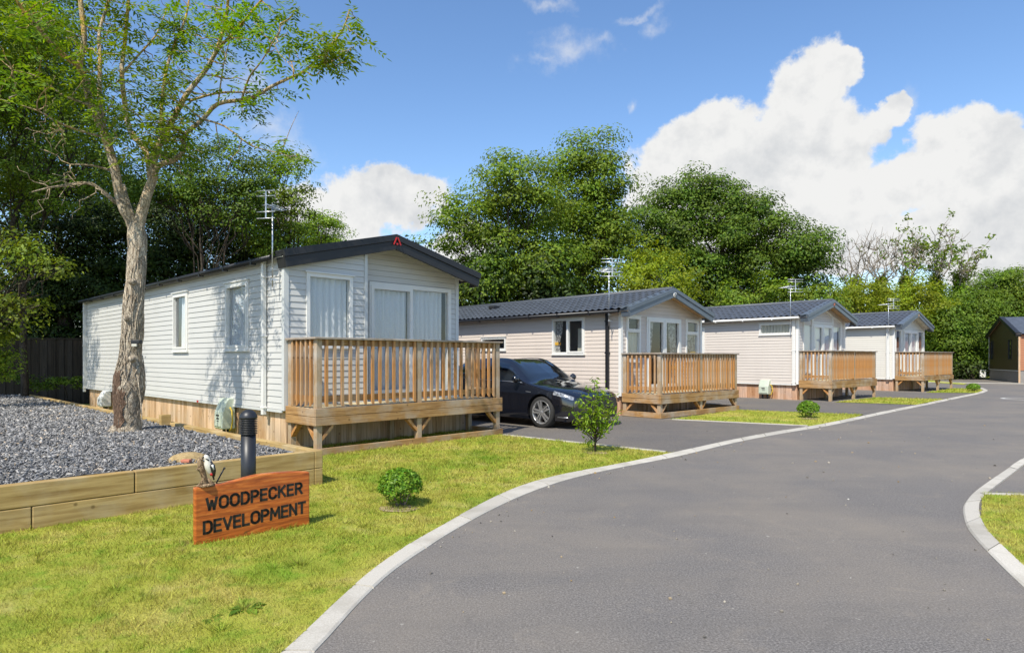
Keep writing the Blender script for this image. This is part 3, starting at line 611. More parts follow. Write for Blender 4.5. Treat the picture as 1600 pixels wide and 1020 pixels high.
def aerial(house, x, y, z0, z1, ang=0.0, k_=1.0):
    mb = MB(); mb.tube([(x,y,z0),(x,y,z1)], 0.011, 8); mb.bar((x-0.03,y,z0+0.12),(x+0.10,y,z0+0.12),0.02,0.02); mb.bar((x-0.03,y,z0+0.28),(x+0.10,y,z0+0.28),0.02,0.02)
    a = mb.build('aerial_mast', M['steel'], house); h = MB(); d = Vector((math.cos(ang), math.sin(ang), 0)); s = Vector((-d.y, d.x, 0)); c = Vector((x, y, z1-0.06))
    d = d*k_; s = s*k_; h.bar(c-d*0.35, c+d*0.5, 0.014, 0.014)
    for k in range(5): q = c-d*0.2+d*0.16*k; h.tube([q-s*0.20, q+s*0.20], 0.006, 6)
    for zz in (-0.22,-0.12,0.12,0.2): q = c-d*0.35+Vector((0,0,zz)); h.tube([q-s*0.27, q+s*0.27], 0.008, 6)
    h.bar(c-d*0.35+Vector((0,0,-0.22)), c-d*0.35+Vector((0,0,0.2)), 0.015, 0.015, (1,0,0))
    h.build('aerial_head', M['aerial'], a)
def house(name, label, cat, loc, ang, W, L, zsk, bl, d, o, cl, roofm, bargem, soffm, gut, group=None, holes_side=(), holes_front=(), bay=None, skirt='skirt', tiled=True, fascia_end=True, pipe=None, pipe_back=None):
    """local axes: x along the front from its left corner, y back along the left side; bl = barge board (xl, zl, xa, za, xr, zr)"""
    h = thing(name, label, cat, loc, ang, group); xl, zl, xa, za, xr, zr = bl; sl, sr = (za-zl)/(xa-xl), (za-zr)/(xr-xa); th = 0.10
    line = lambda x: min(zl + sl*(x-xl), za - sr*(x-xa)) - th
    gp = [(-sl,1,zl-sl*xl-th), (sr,1,za+sr*xa-th)]; mb = MB(); zs = line(0); zR = line(W)
    side = lambda l,z,o2: (-o2, l, z); right = lambda l,z,o2: (W+o2, l, z); back = lambda l,z,o2: (l, L+o2, z); front = lambda l,z,o2: (l, -o2, z)
    clad(mb, side, 0, L, zsk, [(0,1,zs)], holes_side, zs); clad(mb, right, 0 if not bay else bay[1], L, zsk, [(0,1,zR)], (), zR); clad(mb, back, 0, W, zsk, gp, (), za)
    if bay:
        bx, by = bay; front2 = lambda l,z,o2: (l, by-o2, z); clad(mb, front, 0, bx, zsk, gp, [q for q in holes_front if q[0] < bx], za); clad(mb, front2, bx, W, zsk, gp, [q for q in holes_front if q[0] >= bx], za)
        mb.add([(bx,0,zsk),(bx,by,zsk),(bx,by,line(bx)),(bx,0,line(bx))], [(0,1,2,3)])
    else: clad(mb, front, 0, W, zsk, gp, holes_front, za)
    mb.add([(0,0,zsk),(W,0,zsk),(W,L,zsk),(0,L,zsk)], [(0,1,2,3)]); mb.build('wall', cl, h)
    # room lining a little behind the walls, so windows look into rooms
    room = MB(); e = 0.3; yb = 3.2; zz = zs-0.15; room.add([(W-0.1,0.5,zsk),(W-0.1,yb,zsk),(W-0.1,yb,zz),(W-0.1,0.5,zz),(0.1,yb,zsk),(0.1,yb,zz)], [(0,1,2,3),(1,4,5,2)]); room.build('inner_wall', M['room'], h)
    # trims
    t = MB(); fx = 0 if not bay else 0
    for (cx, cy, zt2) in ((0,0,zs),(W,0 if not bay else bay[1],zR),(0,L,zs)):
        sx = 1 if cx == 0 else -1; sy = 1 if cy < L/2 else -1
        t.box(min(cx-sx*0.018,cx+sx*0.06), max(cx-sx*0.018,cx+sx*0.06), min(cy-sy*0.02,cy+sy*0.004), max(cy-sy*0.02,cy+sy*0.004), zsk-0.01, zt2); t.box(min(cx-sx*0.02,cx+sx*0.004), max(cx-sx*0.02,cx+sx*0.004), min(cy-sy*0.018,cy+sy*0.06), max(cy-sy*0.018,cy+sy*0.06), zsk-0.01, zt2-0.003)
    if bay: t.box(bay[0]-0.045, bay[0]+0.012, -0.024, 0.03, zsk, line(bay[0])-0.02)
    t.box(-0.022, -0.001, 0.06, L, zsk-0.045, zsk-0.001); t.box(0.06, W, -0.022, -0.001, zsk-0.045, zsk-0.001) if not bay else t.box(0.06, bay[0], -0.022, -0.001, zsk-0.045, zsk-0.001)
    t.build('corner_trim', M['upvc'] if not bay else M['upvc_grey'], h)
    skirting(h, W, L, zsk-0.004, M[skirt])
    # roof
    rf = MB(); y0, y1 = -o+0.03, L+0.18
    if tiled: tile_roof(rf, xl-0.03, zl-0.06, xa, za-0.035, y0, y1); tile_roof(rf, xr+0.03, zr-0.06, xa, za-0.035, y0, y1)
    rf.prism([(xl,y0,zl-0.075),(xa,y0,za-0.045),(xr,y0,zr-0.075),(xr,y0,zr-0.095),(xa,y0,za-0.085),(xl,y0,zl-0.095)], (0,y1-y0,0))
    if tiled: rf.tube([(xa,y0,za-0.015),(xa,y1,za-0.015)], 0.06, 8)
    roof = rf.build('roof', roofm, h)
    so = MB(); so.prism([(xl+0.02,-o+0.02,zl-0.097),(xa,-o+0.02,za-0.088),(xr-0.02,-o+0.02,zr-0.097),(xr-0.02,-o+0.02,zr-0.108),(xa,-o+0.02,za-0.099),(xl+0.02,-o+0.02,zl-0.108)], (0, o+0.4 if not bay else o+bay[1]+0.05, 0)); so.build('soffit', soffm, h)
    b = MB()
    for (xa0, z0, s) in ((xl, zl, 1), (xr, zr, -1)):
        sp = (za-z0)/(xa-xa0); cut = 0.06*s; xe = xa
        up = d*0.42
        b.prism([(xa0,-o-0.045,z0),(xe,-o-0.045,za),(xe,-o-0.045,za-up),(xa0+cut*0.4,-o-0.045,z0-up)], (0,0.075,0))
        b.prism([(xa0+cut*0.4,-o-0.022,z0-up),(xe,-o-0.022,za-up),(xe,-o-0.022,za-d),(xa0+cut,-o-0.022,z0-d)], (0,0.05,0))
        if fascia_end: b.prism([(xa0,-o+0.03,z0),(xa0+s*0.02,-o+0.03,z0+sp*0.02),(xa0+cut+s*0.02,-o+0.03,z0-d),(xa0+cut,-o+0.03,z0-d)], (0,0.22,0))
        b.prism([(xa0,-o+0.03,z0),(xe,-o+0.03,za),(xe,-o+0.03,za-0.03),(xa0,-o+0.03,z0-0.03)], (0,0.16,0))
    b.build('barge_board', bargem, h, 0.006)
    if gut:
        g = MB()
        for gx, gz in ((xl-0.045, zl-0.10), (xr+0.045, zr-0.10)): g.tube([(gx,-o+0.26,gz),(gx,L+0.15,gz)], 0.042, 10)
        y = 0.8
        while y < L: g.box(xl-0.09, xl-0.0, y-0.02, y+0.02, zl-0.155, zl-0.07); y += 1.1
        g.build('gutter', gut, h)
    if pipe:
        for py, pm, pw, pz in pipe:
            g = MB(); g.box(-0.085, -0.022, py-pw/2, py+pw/2, pz, zs+0.02)
            for zz in (pz+0.1, (pz+zs)/2, zs-0.3): g.box(-0.09, -0.014, py-pw/2-0.02, py+pw/2+0.02, zz, zz+0.03)
            g.tube([(-0.054,py,zs),(xl-0.045,py,zl-0.11)], 0.03, 8); g.build('downpipe', pm, h, 0.006)
    return h, side, front
ANG1 = math.atan2(W1.y, W1.x); W2 = Vector((0.735,0.678,0)); ANG2 = math.atan2(W2.y, W2.x); W3 = Vector((0.750,0.662,0)); ANG3 = math.atan2(W3.y, W3.x)
C1, C2, C3, C4 = Vector((-3.553,10.15,0)), Vector((2.726,16.27,0)), Vector((9.822,22.31,0)), Vector((16.69,28.37,0))
# --- nearest caravan
hs1 = [(1.25,2.19,1.59,2.77),(4.02,4.84,1.59,2.77)]; hf1 = [(0.36,1.21,1.63,2.82),(1.77,3.69,0.76,2.82)]
H1, sd, fr = house('static_caravan', 'nearest static caravan, white lapped cladding under a black gabled roof edge', 'static caravan', C1, ANG1, 3.88, 11.7, 0.635, (-0.10,3.12,2.02,3.638,4.07,3.13), 0.27, 0.12, M['clad_white'], M['sheet'], M['dark_trim'], M['soffit'], M['black'], 'static caravans in a row', hs1, hf1, bay=(1.49,0.35), tiled=False,
    pipe=[(0.61,M['upvc'],0.075,0.53),(11.72,M['upvc'],0.075,0.50)])
fr2 = lambda l,z,o2: (l, 0.35-o2, z)
window(H1, sd, rect(*hs1[0]), curt=[(1.3,2.14,1.62,2.72,M['voile'])], sashes=[(1.29,2.15,1.63,2.73)], fw=0.05)
window(H1, sd, rect(*hs1[1]), curt=[(4.05,4.55,1.62,2.72,M['voile'])], sashes=[(4.06,4.80,1.63,2.73)], fw=0.05)
window(H1, fr, rect(*hf1[0]), curt=[(0.40,1.13,1.66,2.78,M['voile'])], fw=0.06)
window(H1, fr2, rect(*hf1[1]), mull=[2.70], curt=[(1.8,2.66,0.8,2.76,M['voile']),(2.74,3.5,0.8,2.76,M['voile'])], sashes=[(1.80,2.73,0.80,2.76)], fw=0.075, name='sliding_door', handle=(1.84,1.65), sill=False)
aerial(H1, -0.15, 0.10, 2.55, 3.86, ang=0.6, k_=0.55)
badge = MB(); bz = 3.50
for s in (-1, 1): badge.bar((2.02+s*0.012,-0.172,bz+0.075),(2.02+s*0.075,-0.172,bz-0.055),0.012,0.020,(1,0,0)); 
badge.box(2.005,2.035,-0.178,-0.166,bz-0.055,bz-0.025); badge.build('badge', M['red'], H1)
for x in (2.45, 3.15): z = 3.638-0.246*(x-2.02)-0.108; MB().lathe([(0.0,-0.006),(0.045,-0.006),(0.05,0.0)], 16, (x,0.12,z)).build('downlight', M['steel'], H1)
mk = MB().box(-0.03,-0.02,3.45,3.52,0.595,0.63); mk.build('marker_lamp', M['red'], H1)
# --- second caravan
hs2 = [(1.18,2.36,1.55,2.51),(4.28,5.41,1.68,2.07)]; hf2 = [(0.20,0.80,1.36,2.52),(1.06,2.67,0.62,2.52),(2.91,3.56,1.36,2.52)]
H2, sd, fr = house('static_caravan', 'second static caravan, pinkish cream cladding with black downpipe behind the car', 'static caravan', C2, ANG2, 3.73, 11.5, 0.50, (-0.23,2.70,1.75,3.29,3.73,2.70), 0.24, 0.40, M['clad_cream'], M['tile'], M['slate_trim'], M['soffit_tan'], M['black'], 'static caravans in a row', hs2, hf2, skirt='skirt_red',
    pipe=[(0.39,M['black'],0.09,0.45)])
window(H2, sd, rect(*hs2[0]), mull=[1.80], curt=[(2.05,2.31,1.6,2.46,M['pattern'],dict(tie='right')),(1.35,1.72,1.6,2.25,M['blind'],dict(depth=0.3,waves=0.5))], sashes=[(1.21,1.79,1.58,2.48)])
window(H2, sd, rect(*hs2[1]), curt=[])
window(H2, fr, rect(*hf2[0]), trans=[2.13], curt=[(0.24,0.75,1.4,2.1,M['blind'])], sashes=[(0.23,0.77,2.14,2.49)])
window(H2, fr, rect(*hf2[1]), mull=[1.865], curt=[(1.12,1.5,0.7,2.45,M['pattern'],dict(tie='left')),(2.2,2.6,0.7,2.45,M['pattern'],dict(tie='right'))], sashes=[(1.12,1.86,0.68,2.47),(1.87,2.61,0.68,2.47)], fw=0.085, name='french_door', sill=False)
window(H2, fr, rect(*hf2[2]), trans=[2.13], curt=[(3.0,3.5,1.4,2.1,M['pattern'],dict(tie='right'))], sashes=[(2.94,3.53,2.14,2.49)])
aerial(H2, -0.27, 0.16, 2.25, 3.72, ang=0.9)
bd = MB(); bd.lathe([(0.0,-0.012),(0.075,-0.012),(0.08,0.0)], 20, (1.75,-0.425,3.12), 'y'); bd.build('badge', M['upvc'], H2)
bd = MB()
for k in range(10): a = k*0.62; q = 0.015+0.005*k; b = k*0.62+0.62; r = q+0.005; bd.bar((1.75+q*math.cos(a),-0.44,3.12+q*math.sin(a)),(1.75+r*math.cos(b),-0.44,3.12+r*math.sin(b)),0.008,0.014,(0,1,0))
bd.build('badge_swirl', M['dark_trim'], H2)
vt = MB().box(0.9,1.25,5.9,6.15,3.05,3.16); vt.build('roof_vent', M['dark_trim'], H2, 0.02)
# --- third caravan
hs3 = [(0.22,1.40,2.27,2.67),(3.62,4.40,0.62,2.62)]; hf3 = [(0.37,1.08,0.95,2.60),(1.10,2.755,0.75,2.62),(2.78,3.54,0.95,2.60)]
H3, sd, fr = house('static_caravan', 'third static caravan, beige grey cladding with a glazed gable and white gutter', 'static caravan', C3, ANG3, 3.9, 11.5, 0.55, (-0.20,2.92,1.93,3.53,4.05,2.92), 0.25, 0.40, M['clad_beige'], M['tile_blue'], M['slate_trim'], M['soffit_tan'], M['upvc'], 'static caravans in a row', hs3, hf3, skirt='skirt_red',
    pipe=[(0.12,M['upvc'],0.10,0.50)])
window(H3, sd, rect(*hs3[0]), curt=[(0.26,1.36,2.3,2.63,M['blind'])], fw=0.06)
window(H3, sd, rect(*hs3[1]), curt=[(3.66,4.3,0.7,2.58,M['voile'])], fw=0.09, name='side_door', sill=False)
window(H3, fr, [(0.37,0.9),(1.08,0.9),(1.08,2.98),(0.37,2.80)], curt=[(0.42,1.04,0.95,2.7,M['voile'])], sill=False, fw=0.05)
window(H3, fr, [(1.10,2.69),(2.755,2.69),(2.755,3.02),(1.93,3.27),(1.10,3.02)], sill=False, fw=0.05)
window(H3, fr, rect(1.10,2.755,0.70,2.66), mull=[1.93], curt=[(1.4,1.9,0.75,2.58,M['voile']),(1.98,2.68,0.75,2.58,M['voile'])], sashes=[(1.15,1.92,0.76,2.61),(1.94,2.71,0.76,2.61)], fw=0.085, name='french_door', handle=(1.2,1.75), sill=False)
window(H3, fr, [(2.775,0.9),(3.54,0.9),(3.54,2.80),(2.775,3.00)], curt=[(2.82,3.4,0.95,2.75,M['voile'])], sill=False, fw=0.05)
aerial(H3, -0.26, 0.14, 2.5, 3.95, ang=0.9)
bd = MB(); bd.lathe([(0.0,-0.01),(0.06,-0.01),(0.065,0.0)], 16, (1.93,-0.425,3.36), 'y'); bd.build('badge', M['red_tile'], H3)
# --- fourth caravan
hf4 = [(0.14,0.83,0.9,2.70),(1.13,2.98,0.72,2.70),(3.06,3.80,0.9,2.70)]
H4, sd, fr = house('static_caravan', 'farthest static caravan of the row, off-white cladding and white downpipe', 'static caravan', C4, ANG3, 3.95, 11.5, 0.55, (-0.20,2.91,1.93,3.56,4.08,2.93), 0.25, 0.36, M['clad_offwhite'], M['tile_blue'], M['slate_trim'], M['soffit'], M['upvc'], 'static caravans in a row', (), hf4, skirt='skirt_red',
    pipe=[(0.23,M['upvc'],0.12,0.50)])
for i in (0, 2): a = hf4[i]; window(H4, fr, rect(*a), curt=[(a[0]+0.06,a[1]-0.06,0.95,1.9,M['blind'])], sill=False)
window(H4, fr, rect(*hf4[1]), mull=[2.055], curt=[(1.5,2.0,0.8,2.6,M['voile']),(2.3,2.9,0.8,2.6,M['voile'])], sashes=[(1.18,2.04,0.78,2.64),(2.07,2.93,0.78,2.64)], fw=0.09, name='french_door', handle=(1.24,1.75), sill=False)
aerial(H4, -0.26, 0.14, 2.5, 3.85, ang=0.9)
bd = MB(); bd.lathe([(0.0,-0.01),(0.06,-0.01),(0.065,0.0)], 16, (1.93,-0.385,3.36), 'y'); bd.build('badge', M['soffit_tan'], H4)
# --- brown lodge at the far right
W5 = Vector((-0.383,-0.923,0)); C5 = Vector((31.65,43.1,0)); ANG5 = math.atan2(W5.y, W5.x)
hf5 = [(0.45,0.95,1.35,2.55),(4.0,4.6,1.35,2.55)]
H5, sd, fr = house('holiday_lodge', 'dark brown gabled lodge at the end of the road, reddish side wall', 'lodge', C5, ANG5, 5.85, 12, 0.72, (-0.15,2.92,2.92,4.02,6.0,2.92), 0.22, 0.15, M['clad_brown'], M['tile_blue'], M['dark_trim'], M['soffit_tan'], M['black'], None, (), hf5, skirt='skirt_red', tiled=False)
for a in hf5: window(H5, fr, rect(*a), mat=M['dark_trim'], sill=False)
rw = MB(); rlam = lambda l,z,o2: (5.875+o2, l, z); clad(rw, rlam, 0.05, 12, 0.72, [(0,1,2.86)], (), 2.86); rw.build('side_cladding', M['clad_red'], H5)
sk = MB().box(0.03,5.82,0.02,0.05,0,0.715); sk.box(5.825,5.85,0.05,11.9,0,0.715); sk.build('skirting_panel', plain('grey_skirting', (0.24,0.22,0.20), 0.7), H5)
dp = MB().box(5.90,5.98,0.55,0.65,0.4,2.85); dp.build('downpipe', M['black'], H5); cb = MB().box(5.83,5.905,-0.025,0.06,0.0,2.84); cb.build('corner_trim', M['skirt'], H5)
# ------------------------------------------------------------------ decks
def deck(label, loc, ang, W, dep, zt, zb, zr, kick, sp, x0=0.0, ret=True, nleft=None):
    t = thing('wooden_deck', label, 'deck', loc, ang, 'raised wooden decks in front of the caravans'); x1 = x0 + W; yf = -dep; yb = -0.03
    fl = MB(); y = yf + 0.03
    while y < yb - 0.02: fl.box(x0+0.03, x1-0.03, y, min(y+0.118, yb), zt-0.03, zt+0.004+random.uniform(-0.001,0.001)); y += 0.124
    fl.build('decking', M['wood_floor'], t)
    zm = zt - (zt-zb)*0.48
    for (a, b) in ((zm+0.007, zt+0.012), (zb, zm)):
        MB().box(x0, x1, yf, yf+0.032, a, b).build('fascia_board', M['wood_h'] , t, 0.004)
        MB().box(x0-0.002, x0+0.032, yf+0.034, yb, a, b).build('fascia_board', M['wood_h'], t, 0.004); MB().box(x1-0.032, x1, yf+0.034, yb, a, b).build('fascia_board', M['wood_h'], t, 0.004)
    pw = 0.092
    posts = [(x0+0.035, yf+0.035), (x0+W/2-pw/2, yf+0.035), (x1-0.035-pw, yf+0.035), (x0+0.035, yb-pw-0.01)] + ([(x1-0.035-pw, yb-pw-0.01)] if ret else [])
    pz = zr - 0.032
    leg = MB().box(0, pw, 0, pw, 0, zb+0.05).mesh('leg', M['post']); up = MB().box(0, pw, 0, pw, zt, pz).mesh('rail_post', M['post'])
    def link(me, nm, loc3, bev=0.005, rz=0.0):
        o = bpy.data.objects.new(nm, me); COL.objects.link(o); o.parent = t; o.location = loc3; o.rotation_euler = (0,0,rz)
        if bev: m = o.modifiers.new('bevel', 'BEVEL'); m.width = bev; m.segments = 2; m.limit_method = 'ANGLE'
        return o
    for (px, py) in posts: link(up, 'rail_post', (px, py, 0))
    legs = posts + ([] if ret else [(x1-0.035-pw, yb-pw-0.01)]) + [(x0+W/2-pw/2, yb-pw-0.01)]
    for (px, py) in legs:
        link(leg, 'leg', (px, py, 0))
    for i, (px, py) in enumerate(posts[:3]):
        for s in ((1,) if i == 0 else (-1,) if i == 2 else (-1, 1)):
            cx = px + pw/2 + s*pw/2; MB().bar((cx-s*0.01,py+pw/2,zb-0.21),(cx+s*0.19,py+pw/2,zb-0.01),0.045,0.085,(0,1,0)).build('brace', M['wood_v'], t)
    for (px, py) in (posts[0], posts[3]):
        s = 1 if py < yf+0.2 else -1; cy = py + pw/2 + s*pw/2; MB().bar((px+pw/2,cy-s*0.01,zb-0.21),(px+pw/2,cy+s*0.19,zb-0.01),0.045,0.085,(1,0,0)).build('brace', M['wood_v'], t)
    if kick:
        MB().box(x0-0.012, x1+0.004, yf-0.012, yf+0.03, 0.01, kick).build('kick_board', M['wood_h'], t, 0.005); MB().box(x0-0.012, x0+0.03, yf+0.032, yb, 0.01, kick).build('kick_board', M['wood_h'], t, 0.005); MB().box(x1-0.03, x1+0.004, yf+0.032, yb, 0.01, kick).build('kick_board', M['wood_h'], t, 0.005)
    # rails
    MB().box(x0-0.012, x1+0.012, yf-0.012, yf+0.14, pz, zr).build('top_rail', M['wood_gray'], t, 0.005); MB().box(x0-0.012, x0+0.14, yf+0.142, yb, pz, zr).build('top_rail', M['wood_gray'], t, 0.005)
    if ret: MB().box(x1-0.14, x1+0.012, yf+0.142, yb, pz, zr).build('top_rail', M['wood_gray'], t, 0.005)
    zl = zt + 0.10
    def rail(a, b, c, d2): 
        for (z0, z1) in ((pz-0.095, pz-0.002), (zl, zl+0.092)): MB().box(a, b, c, d2, z0, z1).build('cross_rail', M['wood_h'], t, 0.003)
    rail(x0+0.035+pw, x1-0.035-pw, yf+0.060, yf+0.098); rail(x0+0.058, x0+0.096, yf+0.035+pw, yb-pw-0.01)
    if ret: rail(x1-0.096, x1-0.058, yf+0.035+pw, yb-pw-0.01)
    bw = 0.044; zc0, zc1 = zl-0.035, pz-0.004
    bal = MB().prism([(-bw/2,0,zc0-0.03),(-bw/2,0.04,zc0+0.015),(-bw/2,0.04,zc1),(-bw/2,0,zc1)], (bw,0,0)).mesh('baluster', M['wood_v'])
    bals = [bal] + [MB().prism([(-bw/2,0,zc0-0.03+e),(-bw/2,0.04,zc0+0.015+e),(-bw/2,0.04,zc1),(-bw/2,0,zc1)], (bw,0,0)).mesh('baluster', M['wood_v2' if i % 2 else 'wood_v']) for i, e in enumerate((0.004,-0.005,0.002,-0.003))]
    def row(a, b, f, rz):
        n = max(1, round((b-a)/sp)); 
        for k in range(n):
            c = a + (b-a)*(k+0.5)/n + random.uniform(-0.006, 0.006); q = f(c); link(random.choice(bals), 'baluster', (q[0], q[1], 0), 0, rz + random.uniform(-0.04, 0.04))
    xm = x0+W/2
    row(x0+0.035+pw, xm-pw/2, lambda c: (c, yf+0.018), 0); row(xm+pw/2, x1-0.035-pw, lambda c: (c, yf+0.018), 0)
    row(yf+0.035+pw, yb-pw-0.01, lambda c: (x0+0.016, c), -math.pi/2)
    if ret: row(yf+0.035+pw, yb-pw-0.01, lambda c: (x1-0.016, c), math.pi/2)
    return t
M['wood_v2'] = wood('deck_wood_grey_upright', (0.25,0.12,0.042), (0.49,0.28,0.115), (34,34,2.2), (0.45,0.38,0.30), 0.6)
deck('largest nearest wooden deck, front of the white caravan beside the raised bed', C1, ANG1, 3.87, 0.95, 0.69, 0.45, 1.757, 0.115, 0.136)
deck('wooden deck of the cream caravan, just right of the parked car', C2, ANG2, 3.72, 1.18, 0.56, 0.35, 1.573, 0.14, 0.128)
deck('wooden deck on bare legs in front of the glazed gable', C3, ANG3, 3.97, 1.13, 0.67, 0.43, 1.70, 0, 0.128)
deck('farthest and smallest looking wooden deck, by the off-white caravan', C4, ANG3, 4.15, 1.16, 0.65, 0.48, 1.72, 0, 0.128)
# ------------------------------------------------------------------ meter cabinets
def cabinet(label, loc, ang, w, h, z0, mat, dp=0.24, cable=False):
    """stands against the left side wall: local -x is outward, y along the wall"""
    t = thing('meter_cabinet', label, 'meter box', loc, ang, 'electric meter cabinets by the skirting')
    b = MB(); z1 = z0+h; b.prism([(-dp,-w/2,z0+0.02),(-dp*0.96,-w/2,z0+h*0.55),(-dp*0.62,-w/2,z1-0.03),(-dp*0.5,-w/2,z1),(0,-w/2,z1),(0,-w/2,z0),(-dp*0.9,-w/2,z0)], (0,w,0)); b.build('cabinet', mat, t, 0.018)
    d = MB(); d.prism([(-dp-0.012,-w/2+0.035,z0+0.05),(-dp*0.96-0.012,-w/2+0.035,z0+h*0.55),(-dp*0.66-0.012,-w/2+0.035,z1-0.06),(-dp*0.62,-w/2+0.035,z1-0.06),(-dp*0.92,-w/2+0.035,z0+h*0.55),(-dp*0.95,-w/2+0.035,z0+0.05)], (0,w-0.07,0)); d.build('cabinet_door', mat, t, 0.006)
    s = MB()
    for k in range(3): s.box(-dp*0.97-0.016, -dp*0.97-0.009, -w*0.18, w*0.18*(0.5+0.25*k), z0+h*(0.22+0.1*k), z0+h*(0.27+0.1*k))
    s.build('cabinet_sticker', M['black'], t)
    if z0 > 0.05:
        l = MB(); l.tube([(-dp*0.4,-w*0.25,-0.02),(-dp*0.4,-w*0.25,z0)], 0.03, 8); l.tube([(-dp*0.4,w*0.25,-0.02),(-dp*0.4,w*0.25,z0)], 0.03, 8); l.build('duct', M['black'], t)
    if cable: MB().tube([(-dp*0.4,-w/2-0.0,z0+h*0.7),(-dp*0.4,-w/2-0.07,z0+h*0.6),(-dp*0.4,-w/2-0.10,z0+0.16),(-dp*0.4,-w/2-0.06,z0+0.02),(-dp*0.4,-w/2+0.03,z0-0.03)], 0.014, 8).build('cable', M['yellow'], t)
def wall_pt(C, ang, y, x=0.05): s = Vector((-math.sin(ang), math.cos(ang), 0)); w = Vector((math.cos(ang), math.sin(ang), 0)); return C + s*y + w*x
cabinet('pale green meter box on the nearest caravan skirting behind the bollard', wall_pt(C1, ANG1, 2.05, 0.03), ANG1, 0.34, 0.54, 0.20, M['green_box'], cable=True)
cabinet('small open white meter box half hidden by the ash trunk', wall_pt(C1, ANG1, 9.6, 0.03), ANG1, 0.34, 0.40, 0.2, M['white_box'])
cabinet('whitish meter box on the skirting between second and third decks', wall_pt(C3, ANG3, 1.15, 0.03), ANG3, 0.36, 0.50, 0.16, M['green_box'], cable=True)
cabinet('tiny white meter box at the rear corner of the brown lodge', C5 + Vector((-0.25,0.2,0)), ANG5, 0.35, 0.5, 0.15, M['white_box'])
# ------------------------------------------------------------------ sign, ornament, bollard
SA = Vector((-2.44, 5.0, 0)); SB = Vector((-1.743, 5.6, 0)); sv = (SB - SA); SL = sv.length; sign = thing('name_sign', 'varnished orange wooden sign carved with black WOODPECKER DEVELOPMENT letters', 'sign', SA, math.atan2(sv.y, sv.x))
def sign_mat():
    t = NT('varnished_yew'); v = t.coord('Object', (2.2,2.2,16)); g = t.noise(v, 1.6, 6, 0.6, 1.8); w = t.n('ShaderNodeTexWave', wave_type='BANDS', bands_direction='Z'); w.inputs['Scale'].default_value = 1.1; w.inputs['Distortion'].default_value = 5.0; w.inputs['Detail'].default_value = 3; t.l(t.coord('Object', (1.5,1.5,6)), w.inputs['Vector'])
    c = t.ramp(g, [(0.3, (0.22,0.045,0.009)), (0.5, (0.47,0.118,0.020)), (0.72, (0.62,0.215,0.045))]); c = t.mix(c, (0.22,0.05,0.012), t.mapr(w.outputs['Fac'], 0.55, 0.95, 0, 0.45))
    k = t.noise(t.coord('Object', (1,1,1.6)), 4.2, 5, 0.7); c = t.mix(c, (0.10,0.05,0.015), t.mapr(k, 0.66, 0.72, 0, 0.8)); t.base(c, 0.33, 0.5).bump(g, 0.25, 0.004); return t.m
top = [(0.0,0.45),(0.10,0.452),(0.20,0.458),(0.29,0.468),(0.37,0.481),(0.44,0.491),(0.52,0.496),(0.62,0.496),(0.75,0.489),(0.84,0.479),(SL,0.468)]
board = MB().prism([(0.0,0,0.0),(0.3,0,0.006),(SL,0,0.012)] + [(x,0,z) for x, z in reversed(top)], (0,0.062,0)).build('board', sign_mat(), sign, 0.010)
MB().box(0.2,0.26,0.066,0.12,-0.1,0.36).build('stake', M['post'], sign); MB().box(0.66,0.72,0.066,0.12,-0.1,0.36).build('stake', M['post'], sign)
def arc(cx, cy, rx, ry, a0, a1, n=9): return [(cx+rx*math.cos(R(a0+(a1-a0)*i/n)), cy+ry*math.sin(R(a0+(a1-a0)*i/n))) for i in range(n+1)]
LET = {'W': ([[(0,1),(0.22,0),(0.42,0.75),(0.62,0),(0.84,1)]], 0.84), 'O': ([arc(0.34,0.68,0.34,0.32,0,180)+arc(0.34,0.32,0.34,0.32,180,360)+[(0.68,0.68)]], 0.68),
 'D': ([[(0,0),(0,1)]+[(0.28,1)]+arc(0.28,0.62,0.34,0.38,90,0)+arc(0.28,0.38,0.34,0.38,0,-90)+[(0,0)]], 0.62), 'P': ([[(0,0),(0,1),(0.3,1)]+arc(0.3,0.74,0.27,0.26,90,-90)+[(0,0.48)]], 0.57),
 'E': ([[(0.52,1),(0,1),(0,0),(0.52,0)],[(0,0.52),(0.45,0.52)]], 0.52), 'C': ([arc(0.32,0.66,0.32,0.34,20,180)+arc(0.32,0.34,0.32,0.34,180,340)], 0.62), 'K': ([[(0,0),(0,1)],[(0.56,1),(0.02,0.45)],[(0.2,0.62),(0.6,0)]], 0.58),
 'R': ([[(0,0),(0,1),(0.3,1)]+arc(0.3,0.75,0.26,0.25,90,-90)+[(0,0.5)],[(0.3,0.5),(0.58,0)]], 0.57), 'V': ([[(0,1),(0.32,0),(0.64,1)]], 0.64), 'L': ([[(0,1),(0,0),(0.5,0)]], 0.5),
 'M': ([[(0,0),(0.06,1),(0.4,0.3),(0.74,1),(0.8,0)]], 0.8), 'N': ([[(0,0),(0,1),(0.58,0),(0.58,1)]], 0.58), 'T': ([[(0,1),(0.62,1)],[(0.31,1),(0.31,0)]], 0.62)}
def write(mb, txt, x0, x1, zb0, zb1, h, sw, y=-0.0008):
    ws = [LET[c][1] for c in txt]; tot = sum(ws)*h; gap = (x1-x0-tot)/(len(txt)-1); x = x0
    for c in txt:
        strokes, w = LET[c]; z0 = zb0 + (zb1-zb0)*(x-x0)/(x1-x0); sl = (zb1-zb0)/(x1-x0)
        for st in strokes:
            pts = [Vector((x+u*h, y, z0+v*h+sl*u*h)) for u, v in st]
            for a, b in zip(pts[:-1], pts[1:]):
                dd = (b-a); L2 = dd.length
                if L2 < 1e-6: continue
                e = dd.normalized()*sw*0.42; mb.bar(a-e, b+e, sw, 0.0022, (0,1,0)) if abs(dd.y) < 1 else None
        x += w*h + gap
ink = plain('black_letter_paint', (0.012,0.011,0.010), 0.5)
